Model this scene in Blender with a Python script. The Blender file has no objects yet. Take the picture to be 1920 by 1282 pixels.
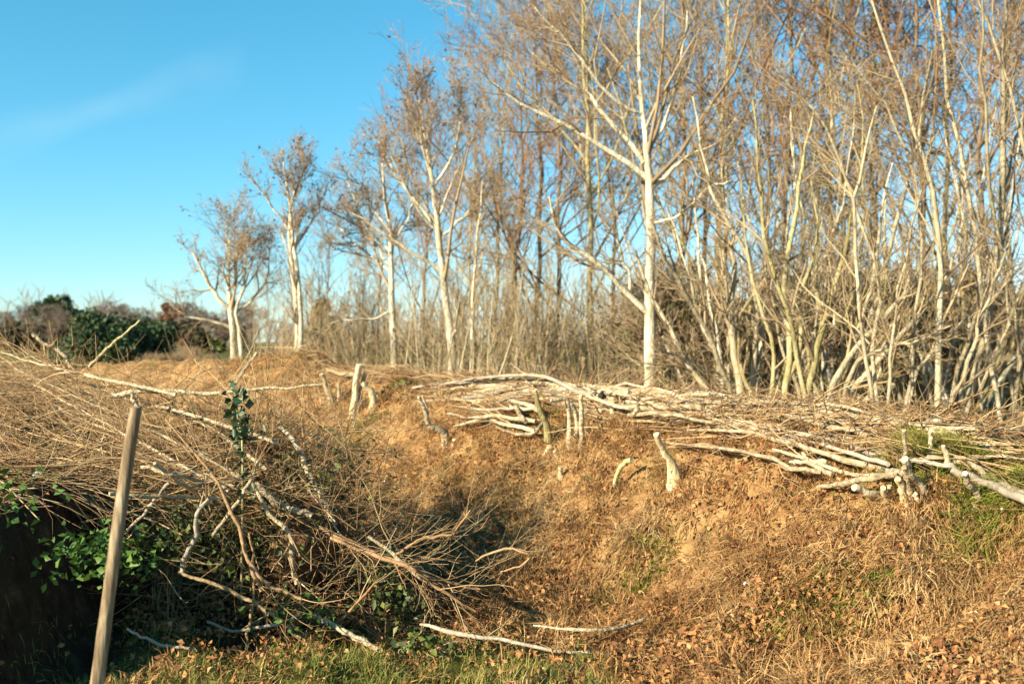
import bpy, math, random
import numpy as np
from mathutils import Vector

# ------------------------------------------------------------------ camera, sky, sun, exposure
scn = bpy.context.scene
COL = scn.collection
F = 1867.0                      # focal length in photograph pixels (35 mm lens, 36 mm wide film, 1920 px)
EYE = 1.60
cam_d = bpy.data.cameras.new('camera'); cam = bpy.data.objects.new('camera', cam_d); COL.objects.link(cam)
cam.location = (0, 0, EYE); cam.rotation_euler = (math.radians(90), 0, 0)
cam_d.sensor_width = 36; cam_d.lens = 35; cam_d.clip_start = 0.05; cam_d.clip_end = 6000
cam_d.dof.use_dof = True; cam_d.dof.focus_distance = 5.0; cam_d.dof.aperture_fstop = 2.4
scn.camera = cam

SUN_EL = math.radians(24)
SUN_TO = Vector((-0.77, -0.64, 0)).normalized()
w = bpy.data.worlds.new('World'); scn.world = w; w.use_nodes = True
wt = w.node_tree; wt.nodes.clear()
sky = wt.nodes.new('ShaderNodeTexSky'); sky.sky_type = 'NISHITA'; sky.sun_disc = False
sky.sun_elevation = SUN_EL; sky.sun_rotation = math.atan2(SUN_TO.x, SUN_TO.y) % (2 * math.pi)
sky.altitude = 100; sky.air_density = 1.0; sky.dust_density = 0.2; sky.ozone_density = 3.0
sep = wt.nodes.new('ShaderNodeSeparateColor'); com = wt.nodes.new('ShaderNodeCombineColor')   # the film's rendering of sky blue
wt.links.new(sky.outputs[0], sep.inputs[0])
for ch, (ex_, k_) in enumerate(((1.36, .475), (.82, 1.55), (.88, 1.52))):
    pw = wt.nodes.new('ShaderNodeMath'); pw.operation = 'POWER'; pw.inputs[1].default_value = ex_
    ml = wt.nodes.new('ShaderNodeMath'); ml.operation = 'MULTIPLY'; ml.inputs[1].default_value = k_
    wt.links.new(sep.outputs[ch], pw.inputs[0]); wt.links.new(pw.outputs[0], ml.inputs[0]); wt.links.new(ml.outputs[0], com.inputs[ch])
bg = wt.nodes.new('ShaderNodeBackground'); bg.inputs['Strength'].default_value = 0.062
wo = wt.nodes.new('ShaderNodeOutputWorld')
wt.links.new(com.outputs[0], bg.inputs[0]); wt.links.new(bg.outputs[0], wo.inputs[0])

sun_d = bpy.data.lights.new('sun', 'SUN'); sun_d.energy = 5.0; sun_d.angle = math.radians(0.55); sun_d.color = (1.0, 0.88, 0.66)
sun = bpy.data.objects.new('sun', sun_d); COL.objects.link(sun)
sv = Vector((-SUN_TO.x * math.cos(SUN_EL), -SUN_TO.y * math.cos(SUN_EL), -math.sin(SUN_EL)))
sun.rotation_euler = sv.to_track_quat('-Z', 'Y').to_euler(); sun.location = (-20, -20, 20)
scn.view_settings.view_transform = 'Standard'; scn.view_settings.look = 'None'
scn.view_settings.exposure = 1.38; scn.view_settings.gamma = 1.0
scn.render.engine = 'CYCLES'
scn.cycles.max_bounces = 4; scn.cycles.diffuse_bounces = 2; scn.cycles.transparent_max_bounces = 8

rng = np.random.default_rng(7)

# ------------------------------------------------------------------ helpers: mesh building
class MB:
    """collects vertices and faces, links them as ONE mesh object"""
    def __init__(s): s.v = []; s.f = []; s.r = []; s.n = 0
    def add(s, v, f, rnd=None):
        v = np.asarray(v, float).reshape(-1, 3); f = np.asarray(f, np.int64)
        s.v.append(v); s.f.append(f + s.n); s.n += len(v)
        s.r.append(np.full(len(v), rng.random()) if rnd is None else np.broadcast_to(rnd, (len(v),)).astype(float))
        return s
    def mesh(s, name, mat, smooth=True):
        me = bpy.data.meshes.new(name)
        V = np.concatenate(s.v) if s.v else np.zeros((0, 3))
        me.vertices.add(len(V)); me.vertices.foreach_set('co', V.astype(np.float32).ravel())
        tot = sum(f.size for f in s.f); nf = sum(len(f) for f in s.f)
        me.loops.add(tot); me.polygons.add(nf)
        me.loops.foreach_set('vertex_index', np.concatenate([f.ravel() for f in s.f]).astype(np.int32))
        sizes = np.concatenate([np.full(len(f), f.shape[1]) for f in s.f])
        me.polygons.foreach_set('loop_start', np.concatenate([[0], np.cumsum(sizes)[:-1]]).astype(np.int32))
        a = me.attributes.new('rnd', 'FLOAT', 'POINT'); a.data.foreach_set('value', np.concatenate(s.r).astype(np.float32))
        me.update(calc_edges=True); me.validate()
        if smooth: me.polygons.foreach_set('use_smooth', np.ones(len(me.polygons), bool))
        me.materials.append(mat)
        return me
    def build(s, name, mat, parent=None, smooth=True, origin=None):
        org = np.zeros(3) if origin is None else np.asarray(origin, float)
        if origin is not None: s.v = [v - org for v in s.v]
        o = bpy.data.objects.new(name, s.mesh(name, mat, smooth)); COL.objects.link(o)
        if parent is not None: o.parent = parent
        else: o.location = org
        return o

def tag(o, label=None, cat=None, group=None, kind=None):
    if label: o['label'] = label
    if cat: o['category'] = cat
    if group: o['group'] = group
    if kind: o['kind'] = kind
    return o
def empty(name, loc, label, cat, group=None):
    e = bpy.data.objects.new(name, None); COL.objects.link(e); e.location = tuple(float(c) for c in loc); e.empty_display_size = 0.1
    return tag(e, label, cat, group)
def copy_tree(o, parent=None):
    c = o.copy(); COL.objects.link(c); c.parent = parent
    for ch in o.children: copy_tree(ch, c)
    return c

def nrm(a): return a / np.maximum(np.linalg.norm(a, axis=-1, keepdims=True), 1e-9)
def tubes(mb, PP, RR, k=3, cap=False, rnd=None, knob=0.0):
    PP = np.asarray(PP, float); RR = np.asarray(RR, float)
    if PP.ndim == 2: PP = PP[None]; RR = RR[None]
    N, P, _ = PP.shape
    T = nrm(np.gradient(PP, axis=1)); m = nrm(T.mean(1))
    ref = np.where(np.abs(m[:, 2:3]) < 0.75, np.array([[0, 0, 1.0]]), np.array([[1.0, 0, 0]]))[:, None, :]
    U = nrm(np.cross(T, np.broadcast_to(ref, T.shape))); W = np.cross(T, U)
    a = np.arange(k) * 2 * math.pi / k
    R4 = RR[:, :, None, None] * np.ones((1, 1, k, 1))
    if knob: R4 = R4 * (1 + knob * rng.normal(size=(N, P, k, 1)))
    V = PP[:, :, None, :] + R4 * (np.cos(a)[None, None, :, None] * U[:, :, None, :] + np.sin(a)[None, None, :, None] * W[:, :, None, :])
    idx = np.arange(N * P * k).reshape(N, P, k); nx = np.roll(idx, -1, axis=2)
    f = np.stack([idx[:, :-1], nx[:, :-1], nx[:, 1:], idx[:, 1:]], -1).reshape(-1, 4)
    if rnd is None: rnd = rng.random(N)
    rr = np.repeat(np.broadcast_to(rnd, (N,)), P * k)
    base = mb.n
    mb.add(V.reshape(-1, 3), f, rr)
    if cap:
        for j in (0, P - 1):      # flat end faces with their own vertices, so the sawn edge stays sharp
            ri = np.arange(N * k).reshape(N, k); mb.add(V[:, j].reshape(-1, 3), ri[:, ::-1] if j == 0 else ri, np.repeat(np.broadcast_to(rnd, (N,)), k))
    return mb
def sm(pts, n):
    """Catmull-Rom resample"""
    p = np.asarray(pts, float)
    if len(p) == 2: p = np.stack([p[0], (p[0] + p[1]) / 2, p[1]])
    e = np.concatenate([2 * p[:1] - p[1:2], p, 2 * p[-1:] - p[-2:-1]])
    t = np.linspace(0, len(p) - 1 - 1e-6, n); i = t.astype(int); u = (t - i)[:, None]
    a, b, c, d = e[i], e[i + 1], e[i + 2], e[i + 3]
    return 0.5 * (2 * b + (c - a) * u + (2 * a - 5 * b + 4 * c - d) * u ** 2 + (3 * b - a - 3 * c + d) * u ** 3)
def grow(PP, RR, n, t0, t1, ang, lenf, P, rf, up=0.3, wig=0.25, rmin=0.002, lmin=0.0, absl=None, bias=None, taper=0.35):
    """children of every parent branch, all at once"""
    PP = np.asarray(PP, float); RR = np.asarray(RR, float)
    N, P0, _ = PP.shape
    L = np.linalg.norm(np.diff(PP, axis=1), axis=2).sum(1)
    t = t0 + (t1 - t0) * (np.arange(n)[None, :] + rng.random((N, n))) / n
    s = np.clip(t * (P0 - 1), 0, P0 - 1 - 1e-6); i = s.astype(int); u = (s - i)
    r = np.arange(N)[:, None]
    pos = PP[r, i] * (1 - u)[..., None] + PP[r, i + 1] * u[..., None]
    rad = RR[r, i] * (1 - u) + RR[r, i + 1] * u
    tan = nrm(PP[r, i + 1] - PP[r, i])
    q = nrm(np.cross(tan, rng.normal(size=tan.shape)))
    an = np.radians(rng.normal(ang, ang * 0.25, (N, n)))[..., None]
    d = tan * np.cos(an) + q * np.sin(an)
    if bias is not None: d = d + np.asarray(bias)
    d = nrm(d).reshape(-1, 3)
    tf = (t - t0) / max(t1 - t0, 1e-6)
    ln = (lenf * L[:, None] * (1.15 - 0.6 * tf) if absl is None else absl * np.ones((N, n))) * rng.uniform(0.6, 1.25, (N, n))
    ln = np.maximum(ln, lmin).reshape(-1)
    pts = [pos.reshape(-1, 3)]; M = N * n; st = (ln / (P - 1))[:, None]
    for _ in range(P - 1):
        d = nrm(d + np.array([0, 0, up / (P - 1)]) + rng.normal(0, wig / math.sqrt(P), (M, 3)))
        pts.append(pts[-1] + d * st)
    C = np.stack(pts, 1)
    r0 = np.maximum(rad.reshape(-1) * rf, rmin)
    CR = np.maximum(r0[:, None] * np.linspace(1, taper, P)[None], rmin * 0.6)
    return C, CR

# ------------------------------------------------------------------ helpers: materials
def mat(name, ramp, scale=8.0, rough=0.85, bump=0.0, attr=0.0, detail=5.0, stretch=None, spec=0.2, bscale=40.0, trans=0.0, dist=0.05):
    """noise (and, if attr>0, the per-piece random value) through a colour ramp"""
    m = bpy.data.materials.new(name); m.use_nodes = True
    nt = m.node_tree; N = nt.nodes; L = nt.links; b = N['Principled BSDF']
    b.inputs['Roughness'].default_value = rough; b.inputs['Specular IOR Level'].default_value = spec
    tc = N.new('ShaderNodeTexCoord'); mp = N.new('ShaderNodeMapping'); L.new(tc.outputs['Object'], mp.inputs[0])
    if stretch: mp.inputs['Scale'].default_value = stretch
    no = N.new('ShaderNodeTexNoise'); no.inputs['Scale'].default_value = scale; no.inputs['Detail'].default_value = detail
    no.inputs['Roughness'].default_value = 0.65; L.new(mp.outputs[0], no.inputs[0])
    st = N.new('ShaderNodeMapRange'); st.inputs[1].default_value = 0.3; st.inputs[2].default_value = 0.7; L.new(no.outputs['Fac'], st.inputs[0])
    val = st.outputs[0]
    if attr > 0:
        at = N.new('ShaderNodeAttribute'); at.attribute_name = 'rnd'
        mx = N.new('ShaderNodeMix'); mx.inputs[0].default_value = attr
        L.new(val, mx.inputs[2]); L.new(at.outputs['Fac'], mx.inputs[3]); val = mx.outputs[0]
    cr = N.new('ShaderNodeValToRGB'); e = cr.color_ramp.elements
    while len(e) < len(ramp): e.new(0.5)
    for k, (p, c) in enumerate(ramp): e[k].position = p; e[k].color = (*c, 1)
    L.new(val, cr.inputs[0]); L.new(cr.outputs[0], b.inputs['Base Color'])
    if bump:
        n2 = N.new('ShaderNodeTexNoise'); n2.inputs['Scale'].default_value = bscale; n2.inputs['Detail'].default_value = 6; L.new(mp.outputs[0], n2.inputs[0])
        bp = N.new('ShaderNodeBump'); bp.inputs['Strength'].default_value = bump; bp.inputs['Distance'].default_value = dist
        L.new(n2.outputs['Fac'], bp.inputs['Height']); L.new(bp.outputs[0], b.inputs['Normal'])
    if trans:
        tr = N.new('ShaderNodeBsdfTranslucent'); L.new(cr.outputs[0], tr.inputs[0]); ms = N.new('ShaderNodeMixShader'); ms.inputs[0].default_value = trans
        L.new(b.outputs[0], ms.inputs[1]); L.new(tr.outputs[0], ms.inputs[2]); L.new(ms.outputs[0], N['Material Output'].inputs[0])
    return m
M = {}
M['bark_pale'] = mat('bark_pale', [(0.0, (.13, .11, .065)), (.28, (.35, .31, .20)), (.6, (.57, .51, .37)), (1, (.70, .65, .52))], 6, .85, .6, detail=9, stretch=(1, 1, .35))
M['bark_tan'] = mat('bark_tan', [(0.0, (.11, .09, .055)), (.4, (.28, .235, .145)), (.75, (.45, .39, .26)), (1, (.60, .54, .40))], 9, .85, .5, attr=.45, stretch=(1, 1, .35))
M['bark_moss'] = mat('bark_moss', [(0.0, (.11, .09, .04)), (.4, (.27, .23, .10)), (.7, (.40, .35, .19)), (1, (.30, .30, .10))], 7, .9, .6, attr=.3, stretch=(1, 1, .35))
M['bark_dark'] = mat('bark_dark', [(0.0, (.08, .06, .04)), (.5, (.18, .13, .085)), (1, (.32, .25, .16))], 9, .9, .5, attr=.3)
M['twig_tan'] = mat('twig_tan', [(0.0, (.14, .10, .05)), (.5, (.33, .24, .125)), (1, (.50, .40, .23))], 1.5, .85, attr=.6)
M['twig_brown'] = mat('twig_brown', [(0.0, (.11, .08, .05)), (.5, (.26, .19, .11)), (1, (.44, .345, .21))], 1.5, .85, attr=.6)
M['twig_red'] = mat('twig_red', [(0.0, (.10, .05, .03)), (.5, (.25, .13, .06)), (1, (.40, .24, .12))], 2, .8, attr=.6)
M['twig_far'] = mat('twig_far', [(0.0, (.10, .075, .065)), (.5, (.20, .15, .12)), (1, (.30, .22, .15))], 1, .9, attr=.6)
M['brush'] = mat('brush', [(0.0, (.08, .045, .025)), (.45, (.25, .15, .07)), (.8, (.43, .30, .15)), (1, (.60, .49, .32))], 2, .85, attr=.75)
M['wood_fresh'] = mat('wood_fresh', [(0.0, (.34, .24, .12)), (.45, (.54, .43, .25)), (1, (.70, .61, .42))], 14, .75, .3, stretch=(1, 1, .3))
M['stem_grey'] = mat('stem_grey', [(0.0, (.14, .11, .08)), (.5, (.31, .26, .19)), (1, (.47, .41, .31))], 8, .8, .3, attr=.4)
M['stem_pale'] = mat('stem_pale', [(0.0, (.09, .065, .035)), (.32, (.27, .21, .125)), (.6, (.45, .37, .235)), (1, (.58, .50, .36))], 22, .85, .6, detail=9, attr=.35)
M['stem_red'] = mat('stem_red', [(0.0, (.15, .08, .04)), (.5, (.33, .20, .10)), (1, (.46, .32, .18))], 8, .75, .2, attr=.4)
M['stem_tan'] = mat('stem_tan', [(0.0, (.14, .09, .045)), (.5, (.34, .24, .125)), (1, (.48, .37, .22))], 12, .85, .4, attr=.4)
M['stake'] = mat('stake', [(0.0, (.06, .04, .022)), (.4, (.16, .115, .065)), (.7, (.25, .19, .115)), (1, (.38, .31, .21))], 45, .85, .8, stretch=(1, 1, .12), bscale=120, dist=.004, detail=8)
M['grass_dry'] = mat('grass_dry', [(0.0, (.13, .055, .02)), (.3, (.32, .16, .058)), (.6, (.47, .285, .115)), (.85, (.61, .44, .22)), (1, (.40, .38, .13))], .9, .85, attr=.62, trans=.2)
M['grass_green'] = mat('grass_green', [(0.0, (.06, .08, .015)), (.4, (.15, .17, .035)), (.75, (.27, .25, .07)), (1, (.42, .32, .12))], 1.4, .8, attr=.6, trans=.25)
M['moss_grass'] = mat('moss_grass', [(0.0, (.06, .09, .012)), (.5, (.19, .22, .03)), (1, (.38, .36, .07))], 3, .85, attr=.6, trans=.2)
M['leaf_litter'] = mat('leaf_litter', [(0.0, (.07, .03, .015)), (.35, (.21, .09, .035)), (.75, (.36, .18, .065)), (1, (.50, .32, .15))], 2, .8, attr=.75)
M['leaf_dead'] = mat('leaf_dead', [(0.0, (.15, .075, .05)), (.5, (.32, .17, .10)), (1, (.46, .28, .16))], 3, .8, attr=.7, trans=.25)
M['leaf_ivy'] = mat('leaf_ivy', [(0.0, (.02, .035, .010)), (.55, (.055, .08, .02)), (.88, (.18, .20, .04)), (1, (.34, .33, .08))], 3, .5, attr=.7, trans=.15, spec=.4)
M['leaf_holly'] = mat('leaf_holly', [(0.0, (.012, .03, .012)), (.6, (.03, .07, .025)), (1, (.07, .12, .04))], 4, .3, attr=.6, spec=.5)
M['leaf_ever'] = mat('leaf_ever', [(0.0, (.012, .028, .012)), (.5, (.03, .06, .02)), (1, (.075, .10, .03))], 1.2, .6, attr=.6, spec=.3)
M['leaf_hedge'] = mat('leaf_hedge', [(0.0, (.03, .03, .018)), (.5, (.07, .06, .03)), (1, (.14, .11, .055))], 1.0, .8, attr=.5)
M['leaf_bramble'] = mat('leaf_bramble', [(0.0, (.025, .06, .012)), (.5, (.06, .13, .025)), (1, (.13, .20, .04))], 4, .5, attr=.7, trans=.2)
M['stone'] = mat('stone', [(0.0, (.34, .29, .22)), (.5, (.55, .50, .42)), (1, (.68, .64, .56))], 6, .85, .4, bscale=25)
M['clod'] = mat('clod', [(0.0, (.06, .03, .015)), (.5, (.17, .085, .04)), (1, (.30, .17, .09))], 9, .95, .9, bscale=30)
M['white_paint'] = mat('white_paint', [(0.0, (.55, .56, .56)), (1, (.78, .79, .80))], 6, .6)

def ground_material():
    m = bpy.data.materials.new('ground'); m.use_nodes = True
    nt = m.node_tree; N = nt.nodes; L = nt.links; b = N['Principled BSDF']; b.inputs['Roughness'].default_value = .95; b.inputs['Specular IOR Level'].default_value = .1
    tc = N.new('ShaderNodeTexCoord')
    def noise(s, d=6):
        n = N.new('ShaderNodeTexNoise'); n.inputs['Scale'].default_value = s; n.inputs['Detail'].default_value = d; n.inputs['Roughness'].default_value = .65
        L.new(tc.outputs['Object'], n.inputs[0]); return n.outputs['Fac']
    def ramp(v, pts):
        c = N.new('ShaderNodeValToRGB'); e = c.color_ramp.elements
        while len(e) < len(pts): e.new(.5)
        for k, (p, cc) in enumerate(pts): e[k].position = p; e[k].color = (*cc, 1)
        L.new(v, c.inputs[0]); return c.outputs[0]
    def mix(f, a, c):
        x = N.new('ShaderNodeMix'); x.data_type = 'RGBA'; L.new(f, x.inputs[0]); L.new(a, x.inputs[6]); L.new(c, x.inputs[7]); return x.outputs[2]
    straw = ramp(noise(7), [(.28, (.09, .045, .018)), (.42, (.22, .115, .045)), (.55, (.37, .215, .085)), (.72, (.48, .33, .15))])
    green = ramp(noise(11), [(.3, (.03, .03, .008)), (.5, (.10, .10, .025)), (.7, (.22, .19, .06))])
    at = N.new('ShaderNodeAttribute'); at.attribute_name = 'green'
    add = N.new('ShaderNodeMath'); add.operation = 'ADD'; L.new(at.outputs['Fac'], add.inputs[0]); L.new(noise(1.6, 4), add.inputs[1])
    gf = ramp(add.outputs[0], [(.56, (0, 0, 0)), (.74, (1, 1, 1))])
    earth = ramp(noise(9), [(.3, (.015, .010, .006)), (.55, (.05, .032, .018)), (.75, (.11, .07, .04))])  # soil tone, also the colour of the painted shade
    ae = N.new('ShaderNodeAttribute'); ae.attribute_name = 'earth'  # mask for real soil patches and for painted shade
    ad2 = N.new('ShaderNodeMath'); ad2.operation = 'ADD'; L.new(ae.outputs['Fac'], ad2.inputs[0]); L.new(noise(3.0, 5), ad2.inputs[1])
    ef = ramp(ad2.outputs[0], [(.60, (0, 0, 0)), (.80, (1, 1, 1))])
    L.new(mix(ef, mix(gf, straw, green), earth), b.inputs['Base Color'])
    bp = N.new('ShaderNodeBump'); bp.inputs['Strength'].default_value = .8; bp.inputs['Distance'].default_value = .05
    L.new(noise(22, 8), bp.inputs['Height']); L.new(bp.outputs[0], b.inputs['Normal'])
    return m

# ------------------------------------------------------------------ terrain
CRX = np.array([[4.6, 1.6, .95], [2.52, 4.9, 1.00], [2.11, 5.8, 1.03], [1.03, 7.4, 1.05], [.184, 8.6, 1.07], [-1.72, 11.5, 1.10], [-3.0, 14.0, 1.30], [-4.9, 16.5, 1.28], [-8.5, 18.5, 1.0]])
CR = sm(CRX, 90)
LB = np.array([(-2.12, 3.95), (-2.2, 5.2), (-2.5, 6.3), (-2.9, 7.6), (-3.8, 9.6), (-5.2, 12.0), (-15, 12.5), (-15, 2.6)])
def sstep(a, b, x):
    t = np.clip((x - a) / (b - a), 0, 1); return t * t * (3 - 2 * t)
def crest(x, y):
    """signed distance to the crest line (positive on the camera's side) and crest height there"""
    x = np.asarray(x, float).ravel(); y = np.asarray(y, float).ravel()
    best = np.full(x.shape, 1e9); sg = np.zeros(x.shape); hz = np.zeros(x.shape)
    for i in range(len(CR) - 1):
        a, b2 = CR[i], CR[i + 1]; dx, dy = b2[0] - a[0], b2[1] - a[1]; l2 = dx * dx + dy * dy
        t = np.clip(((x - a[0]) * dx + (y - a[1]) * dy) / l2, 0, 1)
        qx, qy = a[0] + t * dx - x, a[1] + t * dy - y; d = np.hypot(qx, qy)
        s = np.sign(dx * (y - a[1]) - dy * (x - a[0]))
        k = d < best; best = np.where(k, d, best); sg = np.where(k, s, sg); hz = np.where(k, a[2] + t * (b2[2] - a[2]), hz)
    return best * sg, hz
def inside(x, y):
    """signed distance to the left bank outline, positive inside"""
    d = np.full(x.shape, 1e9); ins = np.zeros(x.shape, bool)
    for i in range(len(LB)):
        a, b2 = LB[i], LB[(i + 1) % len(LB)]; e = b2 - a
        t = np.clip(((x - a[0]) * e[0] + (y - a[1]) * e[1]) / (e @ e), 0, 1)
        d = np.minimum(d, np.hypot(a[0] + t * e[0] - x, a[1] + t * e[1] - y))
        c = ((a[1] > y) != (b2[1] > y)) & (x < (b2[0] - a[0]) * (y - a[1]) / (b2[1] - a[1] + 1e-12) + a[0]); ins ^= c
    return np.where(ins, d, -d)
_pn = [(rng.uniform(.5, 1.0) * f * math.cos(a), rng.uniform(.5, 1.0) * f * math.sin(a), rng.uniform(0, 6.28), amp)
       for f, amp in ((1.3, .05), (2.7, .04), (5.5, .030), (11, .022), (19, .012)) for a in rng.uniform(0, 6.28, 5)]
def bump(x, y):
    z = np.zeros(x.shape)
    for ax, ay, ph, am in _pn: z += am * .55 * np.sin(ax * x * 1.7 + ay * y * 1.7 + ph + 1.3 * np.sin(ay * x - ax * y))
    return z
def hgt(x, y):
    shp = np.shape(x); x = np.asarray(x, float).ravel(); y = np.asarray(y, float).ravel()
    s, hz = crest(x, y)
    base = .30 * sstep(6.5, 11, y) + .35 * sstep(11, 22, y) + .25 * sstep(20, 60, y)
    back = np.maximum(base, .72)
    zf = base + (hz - base) * (1 - sstep(.0, 1.85, s)) ** .9
    zb = back + (hz - back) * (1 - sstep(.15, 1.7, -s))
    z = np.where(s > 0, zf, zb)
    li = inside(x, y)
    lz = sstep(-.10, .24, li) * (.84 + .12 * sstep(.3, 2.5, li) + .12 * sstep(5.5, 9, y))
    z = np.maximum(z, lz + base * .3 * (li > -.2))
    z = np.maximum(z, .90 * np.exp(-((x + 1.62) ** 2 / .22 + (y - 6.2) ** 2 / .24)))      # mound added inside the brush heap so that it casts a solid shadow
    far = sstep(25, 60, np.hypot(x, y))
    z = z + bump(x, y) * (1 - .8 * far) * sstep(.8, 2.5, np.hypot(x, y))
    z = z + far * .5 * np.sin(x * .021 + 1) * np.sin(y * .017)
    return z.reshape(shp)
def zat(x, y): return float(hgt(np.array([x]), np.array([y]))[0])
def P(px, py, d): return np.array([(px - 960) / F * d, d, EYE - (py - 641) / F * d])
_ds = np.linspace(2.6, 40, 900)
def G(px, py, lift=0.0):
    """where the ray through a photograph pixel meets the ground"""
    x = (px - 960) / F * _ds; z = EYE - (py - 641) / F * _ds
    h = hgt(x, _ds) + lift; k = np.nonzero(z <= h)[0]
    i = k[0] if len(k) else 300
    return np.array([x[i], _ds[i], z[i]])
def dcrest(px):
    cp = 960 + F * CR[:, 0] / CR[:, 1]; o = np.argsort(cp); return float(np.interp(px, cp[o], CR[o, 1]))

def axis(dense0, dense1, step, far0, far1, g=1.16):
    a = list(np.arange(dense0, dense1 + 1e-6, step)); s = step
    while a[-1] < far1: s *= g; a.append(a[-1] + s)
    s = step
    while a[0] > far0: s *= g; a.insert(0, a[0] - s)
    return np.array(a)
def build_ground():
    xs = axis(-6.5, 5.5, .075, -1800, 1800); ys = axis(1.2, 14.5, .075, -300, 2600)
    X, Y = np.meshgrid(xs, ys); Z = hgt(X, Y)
    n = len(xs); idx = np.arange(X.size).reshape(X.shape)
    f = np.stack([idx[:-1, :-1], idx[:-1, 1:], idx[1:, 1:], idx[1:, :-1]], -1).reshape(-1, 4)
    mb = MB(); mb.add(np.stack([X, Y, Z], -1), f, 0)
    o = mb.build('ground', ground_material())
    s, _ = crest(X, Y); li = inside(X.ravel(), Y.ravel())
    x, y = X.ravel(), Y.ravel()
    g = .5 * sstep(2.1, 1.0, np.abs(y - 4.0)) * sstep(.9, -.6, x) * sstep(1.5, 2.3, s) + .25 * sstep(-.05, .3, li) * sstep(9, 6, y) + .3 * sstep(24, 40, y)
    g += .45 * np.exp(-((x - 2.40) ** 2 + (y - 4.95) ** 2) / .16)
    a = o.data.attributes.new('green', 'FLOAT', 'POINT'); a.data.foreach_set('value', g.astype(np.float32))
    e = .75 * sstep(-.35, -.12, li) * sstep(.45, .20, li) * sstep(9, 7, y)      # shade painted as dark soil on the steep side of the left bank
    e = np.maximum(e, .6 * np.exp(-((x + 1.45) ** 2 / .35 + (y - 5.35) ** 2 / .35)))      # black shade at the heap foot, painted into the ground colour
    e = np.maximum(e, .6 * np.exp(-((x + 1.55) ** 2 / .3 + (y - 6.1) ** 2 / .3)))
    e = np.maximum(e, .42 * np.exp(-((x + .45) ** 2 / .35 + (y - 6.35) ** 2 / .45)))      # deepens the heap's cast shadow in the hollow by darker ground colour
    e = np.maximum(e, .16 * np.exp(-((x - .35) ** 2 / .9 + (y - 5.6) ** 2 / .8)))
    a = o.data.attributes.new('earth', 'FLOAT', 'POINT'); a.data.foreach_set('value', e.astype(np.float32))  # soil tone and painted shade stored together
    tag(o, 'tan winter ground with grassy hedge banks and a shaded hollow', None, None, 'structure')
build_ground()

# ------------------------------------------------------------------ ground cover
def scatter(n, dens, xr=(-4.5, 4.5), yr=(2.8, 17)):
    """points in view, thinner with distance; dens(x,y,s,li) in 0..1"""
    out = []
    tot = 0
    while tot < n:
        k = n * 3
        y = yr[0] * (yr[1] / yr[0]) ** rng.random(k); x = (rng.random(k) * 1.2 - .6) * y
        ok = (x > xr[0]) & (x < xr[1]); x, y = x[ok], y[ok]
        s, _ = crest(x, y); li = inside(x, y)
        ok = rng.random(len(x)) < dens(x, y, s, li); out.append(np.stack([x[ok], y[ok]], 1)); tot += ok.sum()
    return np.concatenate(out)[:n]
def patchy(x, y, f=2.2, ph=0.0):
    return .5 + .5 * np.sin(f * x + 1.7 * np.sin(f * .8 * y + ph)) * np.cos(f * 1.1 * y + 1.3 * np.sin(f * .7 * x + 2 * ph))
def blades(xy, lmin, lmax, wid, lean, droop, name, material, label, cat, downhill=.6, per=0):
    n = len(xy); x, y = xy[:, 0], xy[:, 1]; z = hgt(x, y) - .006
    e = .12; gx = (hgt(x + e, y) - hgt(x - e, y)) / (2 * e); gy = (hgt(x, y + e) - hgt(x, y - e)) / (2 * e)
    a = rng.uniform(0, 2 * np.pi, n); d = np.stack([np.cos(a), np.sin(a), np.zeros(n)], 1)
    d[:, 0] -= downhill * 1.6 * gx; d[:, 1] -= downhill * 1.6 * gy; d = nrm(d)
    d[:, 2] = gx * d[:, 0] + gy * d[:, 1]
    L = rng.uniform(lmin, lmax, n)[:, None] * (.6 + .8 * patchy(x, y, 3.1, 1.0))[:, None]; le = rng.uniform(.25, 1, n)[:, None] * lean
    up = np.array([[0, 0, 1.0]])
    p0 = np.stack([x, y, z], 1); p1 = p0 + L * .55 * nrm(up * (1 - le * .55) + d * le); p2 = p1 + L * .5 * nrm(up * (1 - le - droop * .5) + d * (le + .3))
    side = nrm(np.cross(d, up) + rng.normal(0, .4, (n, 3))) * (wid * rng.uniform(.6, 1.4, n))[:, None]
    V = np.stack([p0 - side, p0 + side, p1 + side * .8, p1 - side * .8, p2], 1)
    b0 = np.arange(n)[:, None] * 5
    mb = MB(); r = np.repeat(np.clip(.55 * rng.random(n) + .45 * patchy(x, y, 1.5, .4) , 0, 1), 5)
    if per: r = np.repeat(np.clip(np.repeat(rng.random(n // per), per) * .8 + rng.random(n) * .2, 0, 1), 5)
    mb.add(V.reshape(-1, 3), b0 + np.array([[0, 1, 2, 3]]), r); mb.f.append(b0 + np.array([[3, 2, 4]]))
    return tag(mb.build(name, material, smooth=False), label, cat, None, 'stuff')
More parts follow.
